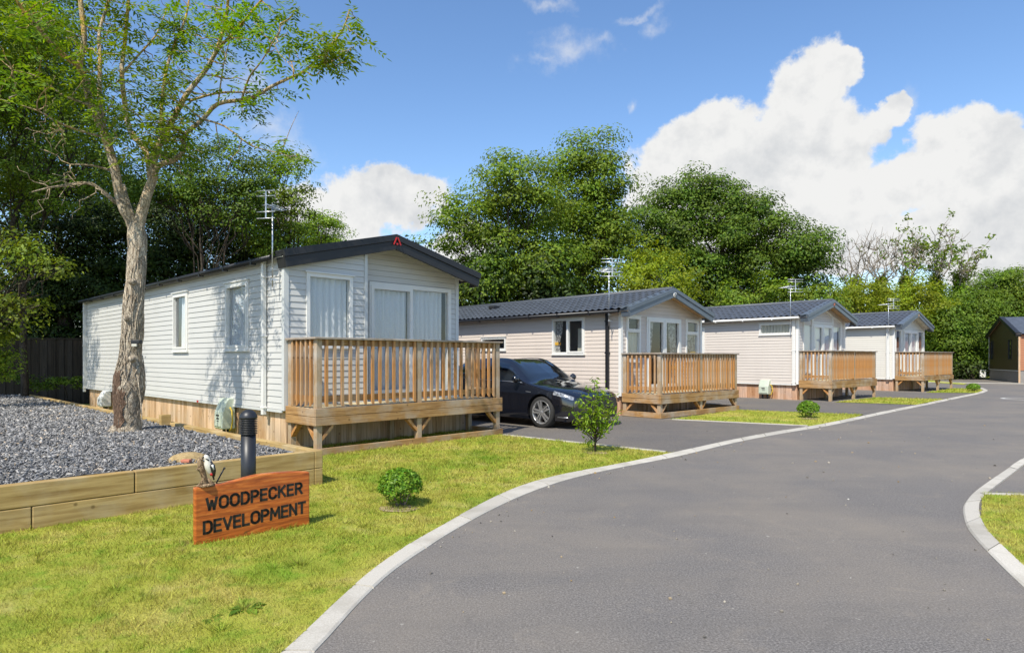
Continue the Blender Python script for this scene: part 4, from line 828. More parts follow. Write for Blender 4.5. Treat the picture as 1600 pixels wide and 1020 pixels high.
tx = MB(); write(tx, 'WOODPECKER', 0.085, 0.845, 0.268, 0.297, 0.086, 0.0195); tx.build('lettering', ink, sign)
tx = MB(); write(tx, 'DEVELOPMENT', 0.065, 0.875, 0.088, 0.128, 0.088, 0.0195); tx.build('lettering', ink, sign)
# woodpecker ornament standing on the sign's low end
orn = thing('woodpecker_ornament', 'small woodpecker figurine clinging to a stump on top of the sign', 'ornament', SA + sv.normalized()*0.085 + Vector((-0.02,0.025,0.452)), math.atan2(sv.y, sv.x))
lg = MB(); lg.tube([(0.0,0,0.0),(-0.006,0,0.05),(-0.02,0,0.10),(-0.035,0.0,0.15),(-0.042,0,0.20),(-0.036,0,0.225)], [0.030,0.020,0.022,0.026,0.022,0.016], 10); lg.tube([(-0.028,0,0.12),(-0.06,-0.01,0.135),(-0.068,-0.01,0.14)], [0.014,0.011,0.009], 8)
lg.tube([(0.01,0,0.05),(0.04,-0.01,0.02),(0.06,-0.012,0.0)], [0.016,0.012,0.010], 8); lg.tube([(-0.01,0,0.05),(-0.04,-0.01,0.02),(-0.055,-0.01,0.0)], [0.015,0.011,0.009], 8); lg.lathe([(0.0,-0.004),(0.06,-0.004),(0.066,0.006),(0.05,0.016),(0.0,0.02)], 14); lg.build('stump', bark('ornament_stump', (0.16,0.085,0.04), (0.50,0.36,0.22)), orn)
bd = MB(); bd.tube([(0.036,-0.012,0.075),(0.034,-0.012,0.10),(0.020,-0.014,0.14),(0.012,-0.014,0.175),(0.010,-0.014,0.198),(0.004,-0.014,0.218),(-0.002,-0.014,0.236),(-0.004,-0.014,0.246)], [0.006,0.020,0.030,0.030,0.022,0.021,0.018,0.006], 14); bd.build('body', plain('cream_feathers', (0.66,0.62,0.54), 0.5), orn)
bk = plain('black_feathers', (0.02,0.02,0.022), 0.45)
wg = MB(); wg.tube([(0.054,-0.026,0.070),(0.050,-0.030,0.11),(0.038,-0.031,0.15),(0.024,-0.028,0.188)], [0.008,0.019,0.023,0.012], 10); wg.tube([(0.058,-0.012,0.04),(0.050,-0.012,0.08),(0.044,-0.010,0.12)], [0.005,0.010,0.014], 8); wg.build('wing', bk, orn)
wp2 = MB(); wp2.tube([(0.046,-0.047,0.125),(0.034,-0.050,0.165)], [0.005,0.009], 8); wp2.build('wing_patch', plain('white_wing_patch', (0.72,0.70,0.66), 0.5), orn)
ct = MB(); ct.tube([(0.016,-0.014,0.212),(0.008,-0.014,0.236),(-0.004,-0.014,0.246)], [0.012,0.013,0.008], 10); ct.tube([(-0.010,-0.032,0.216),(0.006,-0.036,0.206),(0.016,-0.033,0.196)], [0.003,0.006,0.004], 6); ct.build('cap', bk, orn)
rv = MB(); rv.tube([(0.040,-0.022,0.078),(0.036,-0.024,0.098)], [0.011,0.014], 10); rv.build('red_vent', M['red'], orn)
bkk = MB(); bkk.tube([(-0.016,-0.014,0.226),(-0.044,-0.012,0.214)], [0.007,0.0015], 8); bkk.build('beak', bk, orn)
rod = MB(); rod.tube([(0,0,0.38),(0.006,0,0.46),(0.055,0.02,0.565)], 0.006, 8); rod.tube([(0.055,0.02,0.562),(0.060,0.021,0.574)], 0.009, 8)
ro = rod.build('metal_rod', M['black'], None, loc=SA + sv.normalized()*0.145 + Vector((-0.03,0.085,0))); tag(ro, 'thin black metal rod sticking up behind the ornament on the sign', 'rod')
BP = Vector((-2.516, 6.2, 0)); bol = thing('bollard_light', 'black cylindrical bollard light with louvred domed head behind the sign', 'bollard light', BP)
MB().lathe([(0.0,0.0),(0.068,0.0),(0.068,0.72),(0.0,0.72)], 32).build('post', M['bollard'], bol)
lv = MB()
for k in range(9): z = 0.725+k*0.0165; lv.lathe([(0.058,z),(0.083,z+0.003),(0.083,z+0.007),(0.058,z+0.011)], 32)
lv.lathe([(0.057,0.72),(0.057,0.88)], 32); lv.build('louvre', M['bollard'], bol)
MB().lathe([(0.078,0.872),(0.082,0.876),(0.082,0.888),(0.076,0.908),(0.062,0.932),(0.040,0.948),(0.018,0.955),(0.0,0.957)], 32).build('cap', M['bollard'], bol)
# things lying in the bed
rk = G(285,724,0.37); st = MB(); st.lathe([(0.0,0.15),(0.07,0.14),(0.14,0.11),(0.19,0.05),(0.20,0.0)], 20); so_ = st.build('sand_mound', None, None, loc=(rk.x, rk.y+0.12, 0.36)); so_.scale = (1.05,0.7,0.75); so_.rotation_euler = (0,0,0.5)
tm = NT('coarse_sand'); nz = tm.noise(tm.coord('Object'), 30, 5, 0.7); tm.base(tm.ramp(nz, [(0.3,(0.24,0.155,0.06)),(0.7,(0.50,0.37,0.18))]), 0.95).bump(nz, 0.8, 0.02); so_.data.materials.append(tm.m); tag(so_, 'tan rounded mound of coarse sand lying on the slate', 'mound')
bp = G(291,722,0.40); tag(MB().box(-0.045,0.045,-0.03,0.03,0,0.03).build('brick_shard', M['red_tile'], None, 0.006, loc=(bp.x, bp.y, 0.40)), 'small terracotta shard in front of the tan mound', 'brick piece')
pg = G(258,662,0.38); pk = MB().box(-0.075,0.075,-0.05,0.05,0,0.17).build('timber_peg', M['sleeper'], None, 0.006, loc=(pg.x, pg.y, 0.36)); pk.rotation_euler = (0,0,ANG1); tag(pk, 'short square timber peg at the bed edge right of the ash trunk', 'timber peg')
# ------------------------------------------------------------------ fence
fen = thing('fence', 'dark close-boarded wooden fence in deep shade behind the slate bed', 'fence', (-19.5,19.6,0), math.atan2(1.0, 7.6)); fm = MB(); x = 0
while x < 9.0: fm.box(x, x+0.14, -0.012*(int(x/0.12) % 2), 0.02, 0.02, 2.02+random.uniform(-0.01,0.01)); x += 0.12
fm.build('panel', M['fence'], fen); fr_ = MB().box(0,9.1,-0.03,0.06,2.03,2.07); fr_.build('capping', M['fence'], fen)
for k in range(6): MB().box(k*1.83-0.05, k*1.83+0.05, 0.03, 0.13, 0, 2.05).build('fence_post', M['fence'], fen)
# ------------------------------------------------------------------ car
def car():
    front = Vector((0.665,13.5,0)) + W1*0.79; hd = -S1; t = thing('parked_car', 'black hatchback parked between the first two caravans, nose towards the sapling', 'car', front + hd*0.85, math.atan2(-hd.y, -hd.x))
    # local x runs from the nose (0) to the tail, local -y ... the side seen from the road is +y after the turn below
    ST = [(0.00,[(.56,.20),(.60,.28),(.60,.45),(.58,.58),(.48,.635),(.30,.66),(0,.67)]),(0.10,[(.70,.18),(.75,.28),(.76,.48),(.72,.64),(.58,.70),(.34,.73),(0,.74)]),(0.40,[(.82,.17),(.87,.30),(.885,.55),(.85,.735),(.69,.80),(.40,.83),(0,.84)]),
      (0.85,[(.85,.17),(.885,.30),(.90,.60),(.865,.81),(.71,.875),(.42,.905),(0,.915)]),(1.22,[(.85,.17),(.885,.30),(.897,.62),(.868,.875),(.75,.935),(.45,.975),(0,.99)]),(1.45,[(.85,.17),(.885,.30),(.895,.62),(.872,.905),(.725,1.07),(.45,1.12),(0,1.135)]),
      (1.95,[(.85,.17),(.885,.30),(.895,.62),(.875,.935),(.645,1.355),(.40,1.39),(0,1.40)]),(2.40,[(.85,.17),(.885,.30),(.895,.62),(.875,.95),(.625,1.41),(.40,1.435),(0,1.44)]),(3.10,[(.85,.17),(.885,.30),(.895,.62),(.872,.975),(.615,1.38),(.40,1.41),(0,1.415)]),
      (3.70,[(.84,.18),(.88,.30),(.895,.64),(.865,1.0),(.58,1.27),(.38,1.305),(0,1.31)]),(4.08,[(.80,.20),(.86,.32),(.875,.66),(.83,.97),(.60,1.10),(.38,1.13),(0,1.135)]),(4.30,[(.72,.24),(.80,.36),(.82,.66),(.77,.86),(.60,.94),(.36,.97),(0,.98)]),(4.38,[(.66,.28),(.74,.38),(.75,.62),(.70,.76),(.55,.80),(.34,.82),(0,.83)])]
    xs = np.array([s[0] for s in ST]); C = np.array([s[1] for s in ST])
    def cr(ts, Y, tq):      # Catmull-Rom style cubic Hermite along the first axis
        m = np.zeros_like(Y); m[1:-1] = ((Y[2:]-Y[:-2]).reshape(len(ts)-2, -1)/(ts[2:]-ts[:-2])[:,None]).reshape(Y[1:-1].shape); m[0] = (Y[1]-Y[0])/(ts[1]-ts[0]); m[-1] = (Y[-1]-Y[-2])/(ts[-1]-ts[-2])
        i = np.clip(np.searchsorted(ts, tq, side='right')-1, 0, len(ts)-2); h = ts[i+1]-ts[i]; u = (tq-ts[i])/h; sh = (len(tq),)+(1,)*(Y.ndim-1); u = u.reshape(sh); h = h.reshape(sh)
        return (2*u**3-3*u**2+1)*Y[i]+(u**3-2*u**2+u)*h*m[i]+(-2*u**3+3*u**2)*Y[i+1]+(u**3-u**2)*h*m[i+1]
    nu, nv = 292, 60; xq = np.linspace(0, 4.38, nu); A = cr(xs, C, xq); vq = np.linspace(0, 6, nv); S = np.transpose(cr(np.arange(7.0), np.transpose(A, (1,0,2)), vq), (1,0,2))   # nu, nv, (y,z)
    X = np.repeat(xq[:,None], nv, 1); Y = S[:,:,0].copy(); Z = S[:,:,1].copy(); Y[:,-1] = 0
    # sharpen a crease along the flank
    Y += 0.008*np.exp(-((Z-0.70)/0.03)**2)*(X > 0.9)*(X < 3.9)
    WR = 0.375; zw = 0.33; ax = (0.85, 3.58)
    for a in ax:           # snap the surface to the wheel arch circle
        d = np.hypot(X-a, Z-zw); near = (np.abs(d-WR) < 0.012) & (vq[None,:] < 3); f = WR/np.maximum(d, 1e-6); X = np.where(near, a+(X-a)*f, X); Z = np.where(near, zw+(Z-zw)*f, Z)
    cx = (X[:-1,:-1]+X[1:,1:])/2; cz = (Z[:-1,:-1]+Z[1:,1:])/2; cy = (Y[:-1,:-1]+Y[1:,1:])/2; cv = (vq[:-1]+vq[1:])[None,:]/2*np.ones_like(cx)
    arch = np.zeros(cx.shape, bool)
    for a in ax: arch |= (np.hypot(cx-a, cz-zw) < WR) & (cv < 3)
    # windscreen, side glass, rear glass
    ws = (cx > 1.27) & (cx < 1.93) & (cv > 4.10); rear = (cx > 3.72) & (cx < 4.12) & (cv > 4.15)
    apill = 1.36 + (cz-0.94)/(1.36-0.94)*0.62; cp = 3.72 - (cz-0.98)/0.36*0.42
    sg = (cv > 3.10) & (cv < 3.90) & (cx > apill+0.05) & (cx < cp) & ~((cx > 2.42) & (cx < 2.50)); hl = (cx > 0.10) & (cx < 0.52) & (cv > 2.35) & (cv < 3.12) & (cz > 0.60+0.10*(cx-0.1)/0.4) & (cz < 0.70+0.10*(cx-0.1)/0.4)
    idx = np.arange(nu*nv).reshape(nu, nv); quads = np.stack([idx[:-1,:-1], idx[1:,:-1], idx[1:,1:], idx[:-1,1:]], 2)
    V = np.stack([X, Y, Z], 2).reshape(-1, 3); Vm = V*np.array([1,-1,1])
    def part(name, mask, mat, both=True, parent=t):
        q = quads[mask].reshape(-1, 4); vs, qs = V, q
        if both: vs = np.concatenate([V, Vm]); qs = np.concatenate([q, q[:, ::-1]+len(V)])
        used = np.unique(qs); re = np.zeros(len(vs), int); re[used] = np.arange(len(used)); return np_mesh(name, vs[used], re[qs], mat, parent, True)
    paint = NT('black_car_paint'); fl = paint.noise(paint.coord('Object'), 400, 1); paint.base(paint.ramp(fl, [(0.4,(0.004,0.0045,0.007)),(0.7,(0.012,0.013,0.020))]), 0.16, 0.6); paint.b.inputs['Coat Weight'].default_value = 1.0; paint.b.inputs['Coat Roughness'].default_value = 0.02
    cg = NT('tinted_car_glass'); cg.base(cg.ramp(cg.noise(cg.coord('Object'), 2, 2), [(0.3,(0.006,0.008,0.010)),(0.7,(0.014,0.017,0.02))]), 0.03, 0.9); cg.b.inputs['Coat Weight'].default_value = 1.0; cg.b.inputs['Coat Roughness'].default_value = 0.01
    lens = NT('headlight_lens'); lens.base(lens.ramp(lens.noise(lens.coord('Object'), 18, 3), [(0.35,(0.04,0.045,0.05)),(0.65,(0.45,0.47,0.5))]), 0.08, 0.9, 0.3)
    glassm = ws | sg | rear; body = part('body', ~(glassm | arch | hl), paint.m)
    part('windscreen', ws, cg.m); part('rear_window', rear, cg.m)
    for s in (1, -1):
        for nm, mk, mt in (('side_window', sg & (cx < 2.46), cg.m), ('side_window', sg & (cx > 2.46), cg.m), ('headlight', hl, lens.m)):
            q = quads[mk].reshape(-1, 4); vs = V if s == 1 else Vm; used = np.unique(q); re = np.zeros(len(vs), int); re[used] = np.arange(len(used)); np_mesh(nm, vs[used], re[q], mt, t, True)
    # nose, tail and floor
    nose = MB(); ring = [(-0.0, y, z) for y, z in S[0]]; full = ring + [(x, -y, z) for x, y, z in reversed(ring[:-1])]; nose.add(full, [tuple(range(len(full)))]); 
    nose.box(0.25, 4.2, -0.80, 0.80, 0.16, 0.24); tail = [(4.38, y, z) for y, z in S[-1]]; ft = tail + [(x, -y, z) for x, y, z in reversed(tail[:-1])]; nose.add(ft, [tuple(range(len(ft)))]); nose.build('bumper', paint.m, t)
    gr = MB(); gr.prism([(-0.012,-0.42,0.40),(-0.012,0.42,0.40),(-0.012,0.36,0.58),(-0.012,-0.36,0.58)], (0.02,0,0)); gr.prism([(-0.010,-0.5,0.22),(-0.010,0.5,0.22),(-0.010,0.52,0.30),(-0.010,-0.52,0.30)], (0.02,0,0)); gr.build('grille', M['black'], t)
    for s in (1, -1):
        MB().tube([(0.03,s*0.63,0.25),(0.22,s*0.80,0.245),(0.42,s*0.862,0.25)], 0.012, 8).build('splitter_trim', M['steel'], t)
        m = MB(); m.tube([(1.50,s*0.90,0.985),(1.49,s*0.97,1.005),(1.50,s*1.05,1.0)], [0.05,0.085,0.05], 12); m.tube([(1.52,s*0.84,0.95),(1.50,s*0.92,0.975)], 0.025, 8); m.build('door_mirror', paint.m, t)
        MB().bar((2.27,s*0.90,0.80),(2.44,s*0.90,0.805),0.018,0.025).build('door_handle', paint.m, t)
        sl_ = MB(); sl_.tube([(1.40,s*0.868,0.925),(1.9,s*0.882,0.945),(2.6,s*0.884,0.965),(3.65,s*0.872,1.0)], 0.006, 6); sl_.build('window_trim', M['steel'], t)
        MB().bar((1.12,s*0.906,0.735),(1.26,s*0.907,0.745),0.006,0.014).build('wing_badge', M['steel'], t)
        for a in ax:
            li = MB(); n = 24; vs = []; fs = []
            for k in range(n+1):
                an = math.pi*1.15*k/n - 0.075*math.pi; vs += [(a+WR*math.cos(an), s*0.88, zw+WR*math.sin(an)), (a+WR*math.cos(an), s*0.55, zw+WR*math.sin(an))]
            for k in range(n): fs.append((2*k, 2*k+1, 2*k+3, 2*k+2))
            fs.append(tuple(2*k+1 for k in range(n+1))); li.add(vs, fs).build('wheel_arch', M['black'], t)
    # wheels
    tyre = MB(); tyre.lathe([(0.235,-0.10),(0.30,-0.105),(0.322,-0.085),(0.328,-0.04),(0.328,0.04),(0.322,0.085),(0.30,0.105),(0.235,0.10)], 48, ax='y'); tm_ = tyre.mesh('tyre', plain('tyre_rubber', (0.022,0.021,0.020), 0.8))
    rim = MB(); rim.lathe([(0.238,-0.10),(0.250,0.098),(0.238,0.106),(0.226,0.09),(0.215,-0.06)], 48, ax='y'); dk = MB(); dk.lathe([(0.0,0.0),(0.17,0.0),(0.17,0.012),(0.0,0.012)], 32, ax='y')
    for k in range(5):
        for off in (-0.17, 0.17):
            a = 2*math.pi*k/5 + math.pi/2; p = Vector((0.045*math.cos(a+off*2.5), 0.085, 0.045*math.sin(a+off*2.5))); q = Vector((0.232*math.cos(a+off), 0.095, 0.232*math.sin(a+off))); rim.bar(p, q, 0.030, 0.03, (0,1,0))
    rim.lathe([(0.0,0.10),(0.035,0.10),(0.05,0.085),(0.055,0.03)], 24, ax='y'); alloy = plain('dark_alloy', (0.50,0.49,0.48), 0.28, 0.5, 0.7); rm = rim.mesh('rim', alloy); dm = dk.mesh('brake_disc', plain('brake_disc_steel', (0.12,0.12,0.12), 0.4, 0.5, 0.8))
    for s in (1, -1):
        for a in ax:
            w = bpy.data.objects.new('wheel', tm_); COL.objects.link(w); w.parent = t; w.location = (a, s*0.785, 0.328); w.rotation_euler = (0, 0.2, 0 if s == 1 else math.pi)
            for me, nm in ((rm, 'rim'), (dm, 'brake_disc')): o = bpy.data.objects.new(nm, me); COL.objects.link(o); o.parent = w
    return t
car()
# ------------------------------------------------------------------ foliage
def leaf_quads(pos, nrm, ln, wd, droop=0.0):
    n = len(pos); nrm = nrm/np.maximum(np.linalg.norm(nrm, axis=1, keepdims=True), 1e-6); r = rng.normal(size=(n, 3)); r[:,2] -= droop; a = r - nrm*np.sum(r*nrm, 1, keepdims=True); a /= np.maximum(np.linalg.norm(a, axis=1, keepdims=True), 1e-6); b = np.cross(nrm, a)
    L = (ln*rng.uniform(0.45, 1.55, n))[:,None]; Wd = (wd*rng.uniform(0.7, 1.25, n))[:,None]; f = nrm*L*0.12
    V = np.stack([pos-a*L/2, pos+b*Wd/2-a*L*0.05+f, pos+a*L/2, pos-b*Wd/2-a*L*0.05+f], 1).reshape(-1, 3); return V, np.arange(4*n).reshape(-1, 4)
def crown_pts(lobes, per_m2, clump_r, per_clump, fill=0.25, flat=0.6):
    PP, NN = [], []
    for (c, r) in lobes:
        nc = max(4, int(4*math.pi*r*r*per_m2)); d = rng.normal(size=(nc, 3)); d /= np.linalg.norm(d, axis=1, keepdims=True); rad = r*np.where(rng.uniform(size=nc) < fill, rng.uniform(0.2, 0.8, nc), rng.uniform(0.78, 1.12, nc)); cc = np.array(c)[None] + d*rad[:,None]
        k = per_clump; off = rng.normal(size=(nc, k, 3)); off *= np.minimum(1, 1.75/np.maximum(np.linalg.norm(off, axis=2, keepdims=True), 1e-6)); off *= clump_r*np.array([1,1,flat]); cr_ = rng.uniform(0.6, 1.35, (nc, 1, 1)); p = (cc[:,None]+off*cr_).reshape(-1, 3)
        nn = off/clump_r*0.75 + np.repeat(d[:,None], k, 1)*0.35 + np.array([0,-0.1,0.75]) + rng.normal(size=(nc, k, 3))*0.38; PP.append(p); NN.append(nn.reshape(-1, 3))
    return np.concatenate(PP), np.concatenate(NN)
def limb(mb, pts, r0, r1, n=8):
    pts = [Vector(p) for p in pts]; m = len(pts); mb.tube(pts, [r0+(r1-r0)*i/(m-1) for i in range(m)], n)
def wander(a, b, k=6, amp=0.08):
    a, b = Vector(a), Vector(b); L = (b-a).length; out = []
    for i in range(k+1):
        t = i/k; w = math.sin(math.pi*t)*amp*L; out.append(a.lerp(b, t) + Vector((random.gauss(0, w*0.5), random.gauss(0, w*0.5), random.gauss(0, w*0.35))))
    return out
def tree(label, base, lobes, leaf, ln, wd, per_m2=2.6, clump=0.35, per_clump=26, trunk_r=0.2, barkm='bark', group=None, cat='tree', name='tree', fill=0.25, droop=0.3, twigs=True):
    t = thing(name, label, cat, base, 0, group); B = Vector(base); lob = [(Vector(c)-B, r) for c, r in lobes]; mb = MB(); cen = sum((c*r for c, r in lob), Vector())/sum(r for _, r in lob); topz = max(c.z for c, _ in lob)
    fork = Vector((cen.x*0.35, cen.y*0.35, min(max(0.8, topz*0.3), 3.2))); limb(mb, wander((0,0,-0.05), fork, 4, 0.02), trunk_r, trunk_r*0.75, 10); up = Vector((cen.x, cen.y, topz*0.8)); limb(mb, wander(fork, up, 6, 0.05), trunk_r*0.75, trunk_r*0.2, 8)
    for c, r in lob:
        k = random.uniform(0.0, 0.7); s = fork.lerp(up, k); e = c + Vector((random.gauss(0,1), random.gauss(0,1), random.gauss(0,1)))*r*0.25; pth = wander(s, e, 6, 0.09); limb(mb, pth, trunk_r*0.24*(1-k*0.5), 0.014, 6)
        if twigs:
            for _ in range(7): d = Vector((random.gauss(0,1), random.gauss(0,1), random.gauss(0.2,1))).normalized(); limb(mb, wander(pth[random.randint(2,5)], c + d*r*random.uniform(0.7,1.0), 4, 0.08), 0.020, 0.005, 5)
    mb.build('trunk', M[barkm], t); p, n = crown_pts([(tuple(c), r) for c, r in lob], per_m2*0.78, clump*1.18, int(per_clump*6.0), fill, 0.42); V, Q = leaf_quads(p, n, ln*0.56, wd*0.62, droop); np_mesh('crown', V, Q, M[leaf], t); return t
def lobes_px(lst, D, spread=0.6):
    out = []
    for px, py, r in lst: d = D + random.uniform(-1, 1)*spread*r/FOC*D; out.append((tuple(P(px, py, d)), r/FOC*D))
    return out
BG = 'trees behind the caravans'
def gbase(px, D): p = P(px, HORIZON, D); return (p.x, p.y, 0.0)
tree('bright green airy tree behind the cream caravan, left of the tallest crown', gbase(790,27), lobes_px([(800,275,42),(768,303,38),(835,300,40),(815,345,58),(755,360,48),(715,345,30),(703,325,20),(795,415,60),(735,425,45),(850,400,50),(690,372,24),(770,455,50),(840,450,48),(720,460,36)], 27), 'leaf_mid', 0.24, 0.13, 1.5, 0.42, 26, 0.24, group=BG)
tree('tallest crowned green tree in the middle, rising above its neighbours', gbase(900,30), lobes_px([(928,240,34),(900,250,36),(945,275,36),(955,315,34),(890,300,46),(925,330,48),(870,340,44),(905,385,56),(950,380,40),(880,430,52),(935,435,46),(960,350,26),(865,265,22)], 30), 'leaf_mid', 0.25, 0.14, 1.4, 0.45, 25, 0.28, group=BG)
tree('broad dark green oak right of the tallest tree', gbase(1130,36), lobes_px([(1045,322,40),(1085,303,38),(1125,310,36),(1155,330,42),(1190,335,32),(1012,345,32),(1060,370,58),(1120,380,62),(1185,385,54),(1235,385,46),(1268,395,34),(1262,432,34),(1210,430,50),(1150,435,56),(1090,440,54),(1030,420,46),(1000,400,36)], 36), 'leaf_oak', 0.25, 0.16, 1.5, 0.46, 26, 0.4, group=BG)
tree('yellow green smaller tree in front of the dark oak', gbase(1025,26), lobes_px([(1028,405,32),(1005,432,30),(1050,435,30),(985,455,26),(1065,465,24),(1020,470,30)], 26), 'leaf_lime', 0.20, 0.11, 1.9, 0.33, 22, 0.14, group=BG)
tree('green bushy tree behind the third caravan roof', gbase(1200,33), lobes_px([(1150,465,24),(1195,458,26),(1240,466,24),(1275,462,24),(1300,475,22)], 33), 'leaf_mid', 0.24, 0.14, 1.7, 0.36, 22, 0.14, group=BG)
tree('olive green bushes below the bare branches, behind the farthest caravan', gbase(1370,42), lobes_px([(1325,460,24),(1355,452,24),(1390,463,24),(1425,458,24),(1455,468,26),(1340,485,26),(1400,490,26)], 42), 'leaf_lime', 0.26, 0.15, 1.3, 0.42, 20, 0.14, group=BG)
# hedge trees on the right
for lab, cx, D, lst, lf in (('rounded hedge tree left of the brown lodge', 1490, 46, [(1485,505,36),(1510,490,34),(1495,540,40),(1475,560,34),(1520,545,36),(1505,575,24)], 'leaf_hedge'),
    ('tall leafy tree rising just behind the brown lodge gable', 1555, 50, [(1545,455,32),(1570,450,30),(1540,490,36),(1575,485,34),(1555,525,36),(1545,560,34),(1525,468,24)], 'leaf_hedge'),
    ('bright leafy tree at the right edge above the lodge roof', 1600, 48, [(1598,450,30),(1620,460,36),(1590,480,26),(1640,480,40),(1610,500,40)], 'leaf_mid'),
    ('dark undergrowth shrub in shade beside the lodge', 1520, 44, [(1500,578,14),(1520,575,16),(1538,578,14),(1478,580,14)], 'leaf_ever')):
    tree(lab, gbase(cx, D), lobes_px(lst, D), lf, 0.28, 0.16, 1.25, 0.5, 24, 0.2, group=BG)
# bare and half bare trees
def bare_tree(label, base_px, D, tips, leaves=0, ivy=0.0, lean=0.0, r0=0.14):
    b = gbase(base_px, D); t = thing('tree', label, 'tree', b, 0, BG); B = Vector(b); mb = MB(); ends = []
    hub = P(base_px+lean, 455, D)-B; limb(mb, wander((0,0,0), hub, 5, 0.03), r0, r0*0.6, 8)
    for (px, py) in tips:
        e = P(px, py, D+random.uniform(-1.5,1.5))-B; pth = wander(hub if random.random() < .6 else hub*0.8, e, 8, 0.07); limb(mb, pth, r0*0.45, 0.014, 6); ends.append(e)
        for k in range(11):
            q = pth[random.randint(2,7)]; d = (e-hub).normalized()*random.uniform(0.4,1.0) + Vector((random.gauss(0,.6), random.gauss(0,.6), random.gauss(0.25,.4))); e2 = q + d*random.uniform(0.4,1.3); p2 = wander(q, e2, 4, 0.1); limb(mb, p2, 0.026, 0.008, 5); ends.append(e2)
            for _ in range(2): limb(mb, wander(p2[2], p2[2]+Vector((random.gauss(0,.4), random.gauss(0,.4), random.gauss(.25,.3))), 3, 0.1), 0.012, 0.006, 4)
    mb.build('trunk', M['bark_pale'], t); V, Q, n0 = [], [], 0; PP, NN = [], []
    if leaves:
        E = np.array([tuple(e) for e in ends]); ii = rng.integers(0, len(E), leaves); PP.append(np.repeat(E[ii], 9, 0)+rng.normal(size=(leaves*9,3))*0.16); NN.append(rng.normal(size=(leaves*9,3))+np.array([0,0,.6]))
    if ivy:
        k = int(900*ivy); tt = rng.uniform(0,1.15,k); c = np.array(tuple(hub))[None]*tt[:,None]+rng.normal(size=(k,3))*np.array([.42,.42,.3])*(1.3-tt[:,None]*.8); PP.append(np.repeat(c,5,0)+rng.normal(size=(k*5,3))*0.13); NN.append(rng.normal(size=(k*5,3))+np.array([0,-.5,.5]))
    if PP: V, Q = leaf_quads(np.concatenate(PP), np.concatenate(NN), 0.24, 0.13, .3); np_mesh('crown', V, Q, M['leaf_mid'], t)
bare_tree('leafless pale grey tree nearest the oak, bare branches against cloud', 1335, 44, [(1310,395),(1325,380),(1345,385),(1360,378),(1305,420),(1375,400)], 0, 0.5)
bare_tree('leafless tree with fine bare twigs and ivy, right of the first bare one', 1375, 45, [(1370,370),(1390,380),(1405,372),(1355,400),(1420,400),(1345,378),(1395,395)], 8, 0.8)
bare_tree('half bare ash with leafy tufts on top and ivy on its trunk', 1415, 45, [(1400,372),(1425,362),(1440,365),(1410,395),(1430,390),(1445,385)], 75, 1.0)
bare_tree('tallest thin ash of the far right group, sparse top leaves', 1455, 45, [(1470,355),(1480,360),(1495,357),(1462,385),(1478,395),(1460,410)], 60, 1.4, 6)
bare_tree('leaning sparse ash tilting right above the hedge trees', 1485, 46, [(1530,395),(1520,390),(1505,405),(1500,425),(1515,415)], 55, 0.7, 12)
def hedge(label, a, b, n, h, leaf, step=1.6):
    a, b = Vector(a), Vector(b); k = int((b-a).length/step); lob = []
    for i in range(k+1):
        p = a.lerp(b, i/k)
        for z in np.arange(0.7, h, 1.3): lob.append(((p.x+random.uniform(-.5,.5), p.y+random.uniform(-.6,.6), z+random.uniform(-.3,.5)), random.uniform(0.85, 1.25)))
    tree(label, tuple(a.lerp(b, 0.5)), lob, leaf, 0.27, 0.17, 1.15, 0.45, 15, 0.1, cat='hedge', name='hedge', twigs=False)
hedge('long dark hedgerow behind the middle caravans', (2,31,0), (24,46,0), 1, 5.2, 'leaf_ever')
hedge('long hedgerow behind the brown lodge and the far road', (26,52,0), (48,46,0), 1, 7.0, 'leaf_hedge', 1.9)
hedge('dark hedge in the shade behind the fence and the white caravan', (-25,23.5,0), (2,27,0), 1, 5.5, 'leaf_ever')
# left side
LG = 'trees on the left behind the ash'
tree('small bright evergreen behind the white caravan roof, beside the aerial', gbase(505,25), lobes_px([(503,340,20),(498,362,26),(518,366,22),(480,375,24),(530,385,16),(500,390,28),(465,395,24)], 25), 'leaf_laurel', 0.13, 0.08, 4.5, 0.22, 26, 0.14, group=LG)
tree('loose light green tree behind the aerial of the white caravan', gbase(440,22), lobes_px([(440,258,26),(458,285,24),(415,280,30),(430,320,30),(468,312,18),(400,335,34),(450,345,30),(425,375,34)], 22), 'leaf_mid', 0.17, 0.09, 2.6, 0.28, 22, 0.15, group=LG)
tree('very dark evergreen mass behind the white caravan and the ash fork', gbase(320,23.5), lobes_px([(280,335,52),(335,335,56),(390,350,48),(250,385,50),(430,395,36),(330,395,52),(215,340,48),(385,400,40),(280,430,44),(220,430,44),(180,390,44)], 23.5), 'leaf_ever', 0.17, 0.10, 2.8, 0.30, 26, 0.3, group=LG)
tree('dark leafy tree filling the shade above the fence', gbase(110,22.5), lobes_px([(150,330,58),(100,390,60),(50,440,62),(150,430,58),(20,340,60),(90,480,46),(10,500,50),(140,490,40),(60,260,56),(110,520,34),(60,515,34),(135,450,40)], 22.5), 'leaf_ever', 0.18, 0.11, 2.5, 0.32, 26, 0.3, group=LG)
tree('tall leafy tree at the left edge with sky gaps near its top', gbase(40,18), lobes_px([(15,50,58),(60,120,56),(0,190,62),(105,215,48),(55,270,52),(110,130,40),(5,300,52),(120,290,44),(100,40,38),(-60,120,80),(-80,260,80),(160,250,36)], 18), 'leaf_mid', 0.15, 0.08, 1.9, 0.27, 20, 0.10, group=LG)
tree('tall dense green tree at the upper left beyond the ash', gbase(60,25), lobes_px([(20,40,80),(90,60,70),(60,140,80),(10,180,80),(110,180,60),(40,250,80),(140,230,50),(-60,80,90),(130,300,60),(180,300,50)], 25), 'leaf_oak', 0.22, 0.12, 1.2, 0.42, 24, 0.16, group=LG)
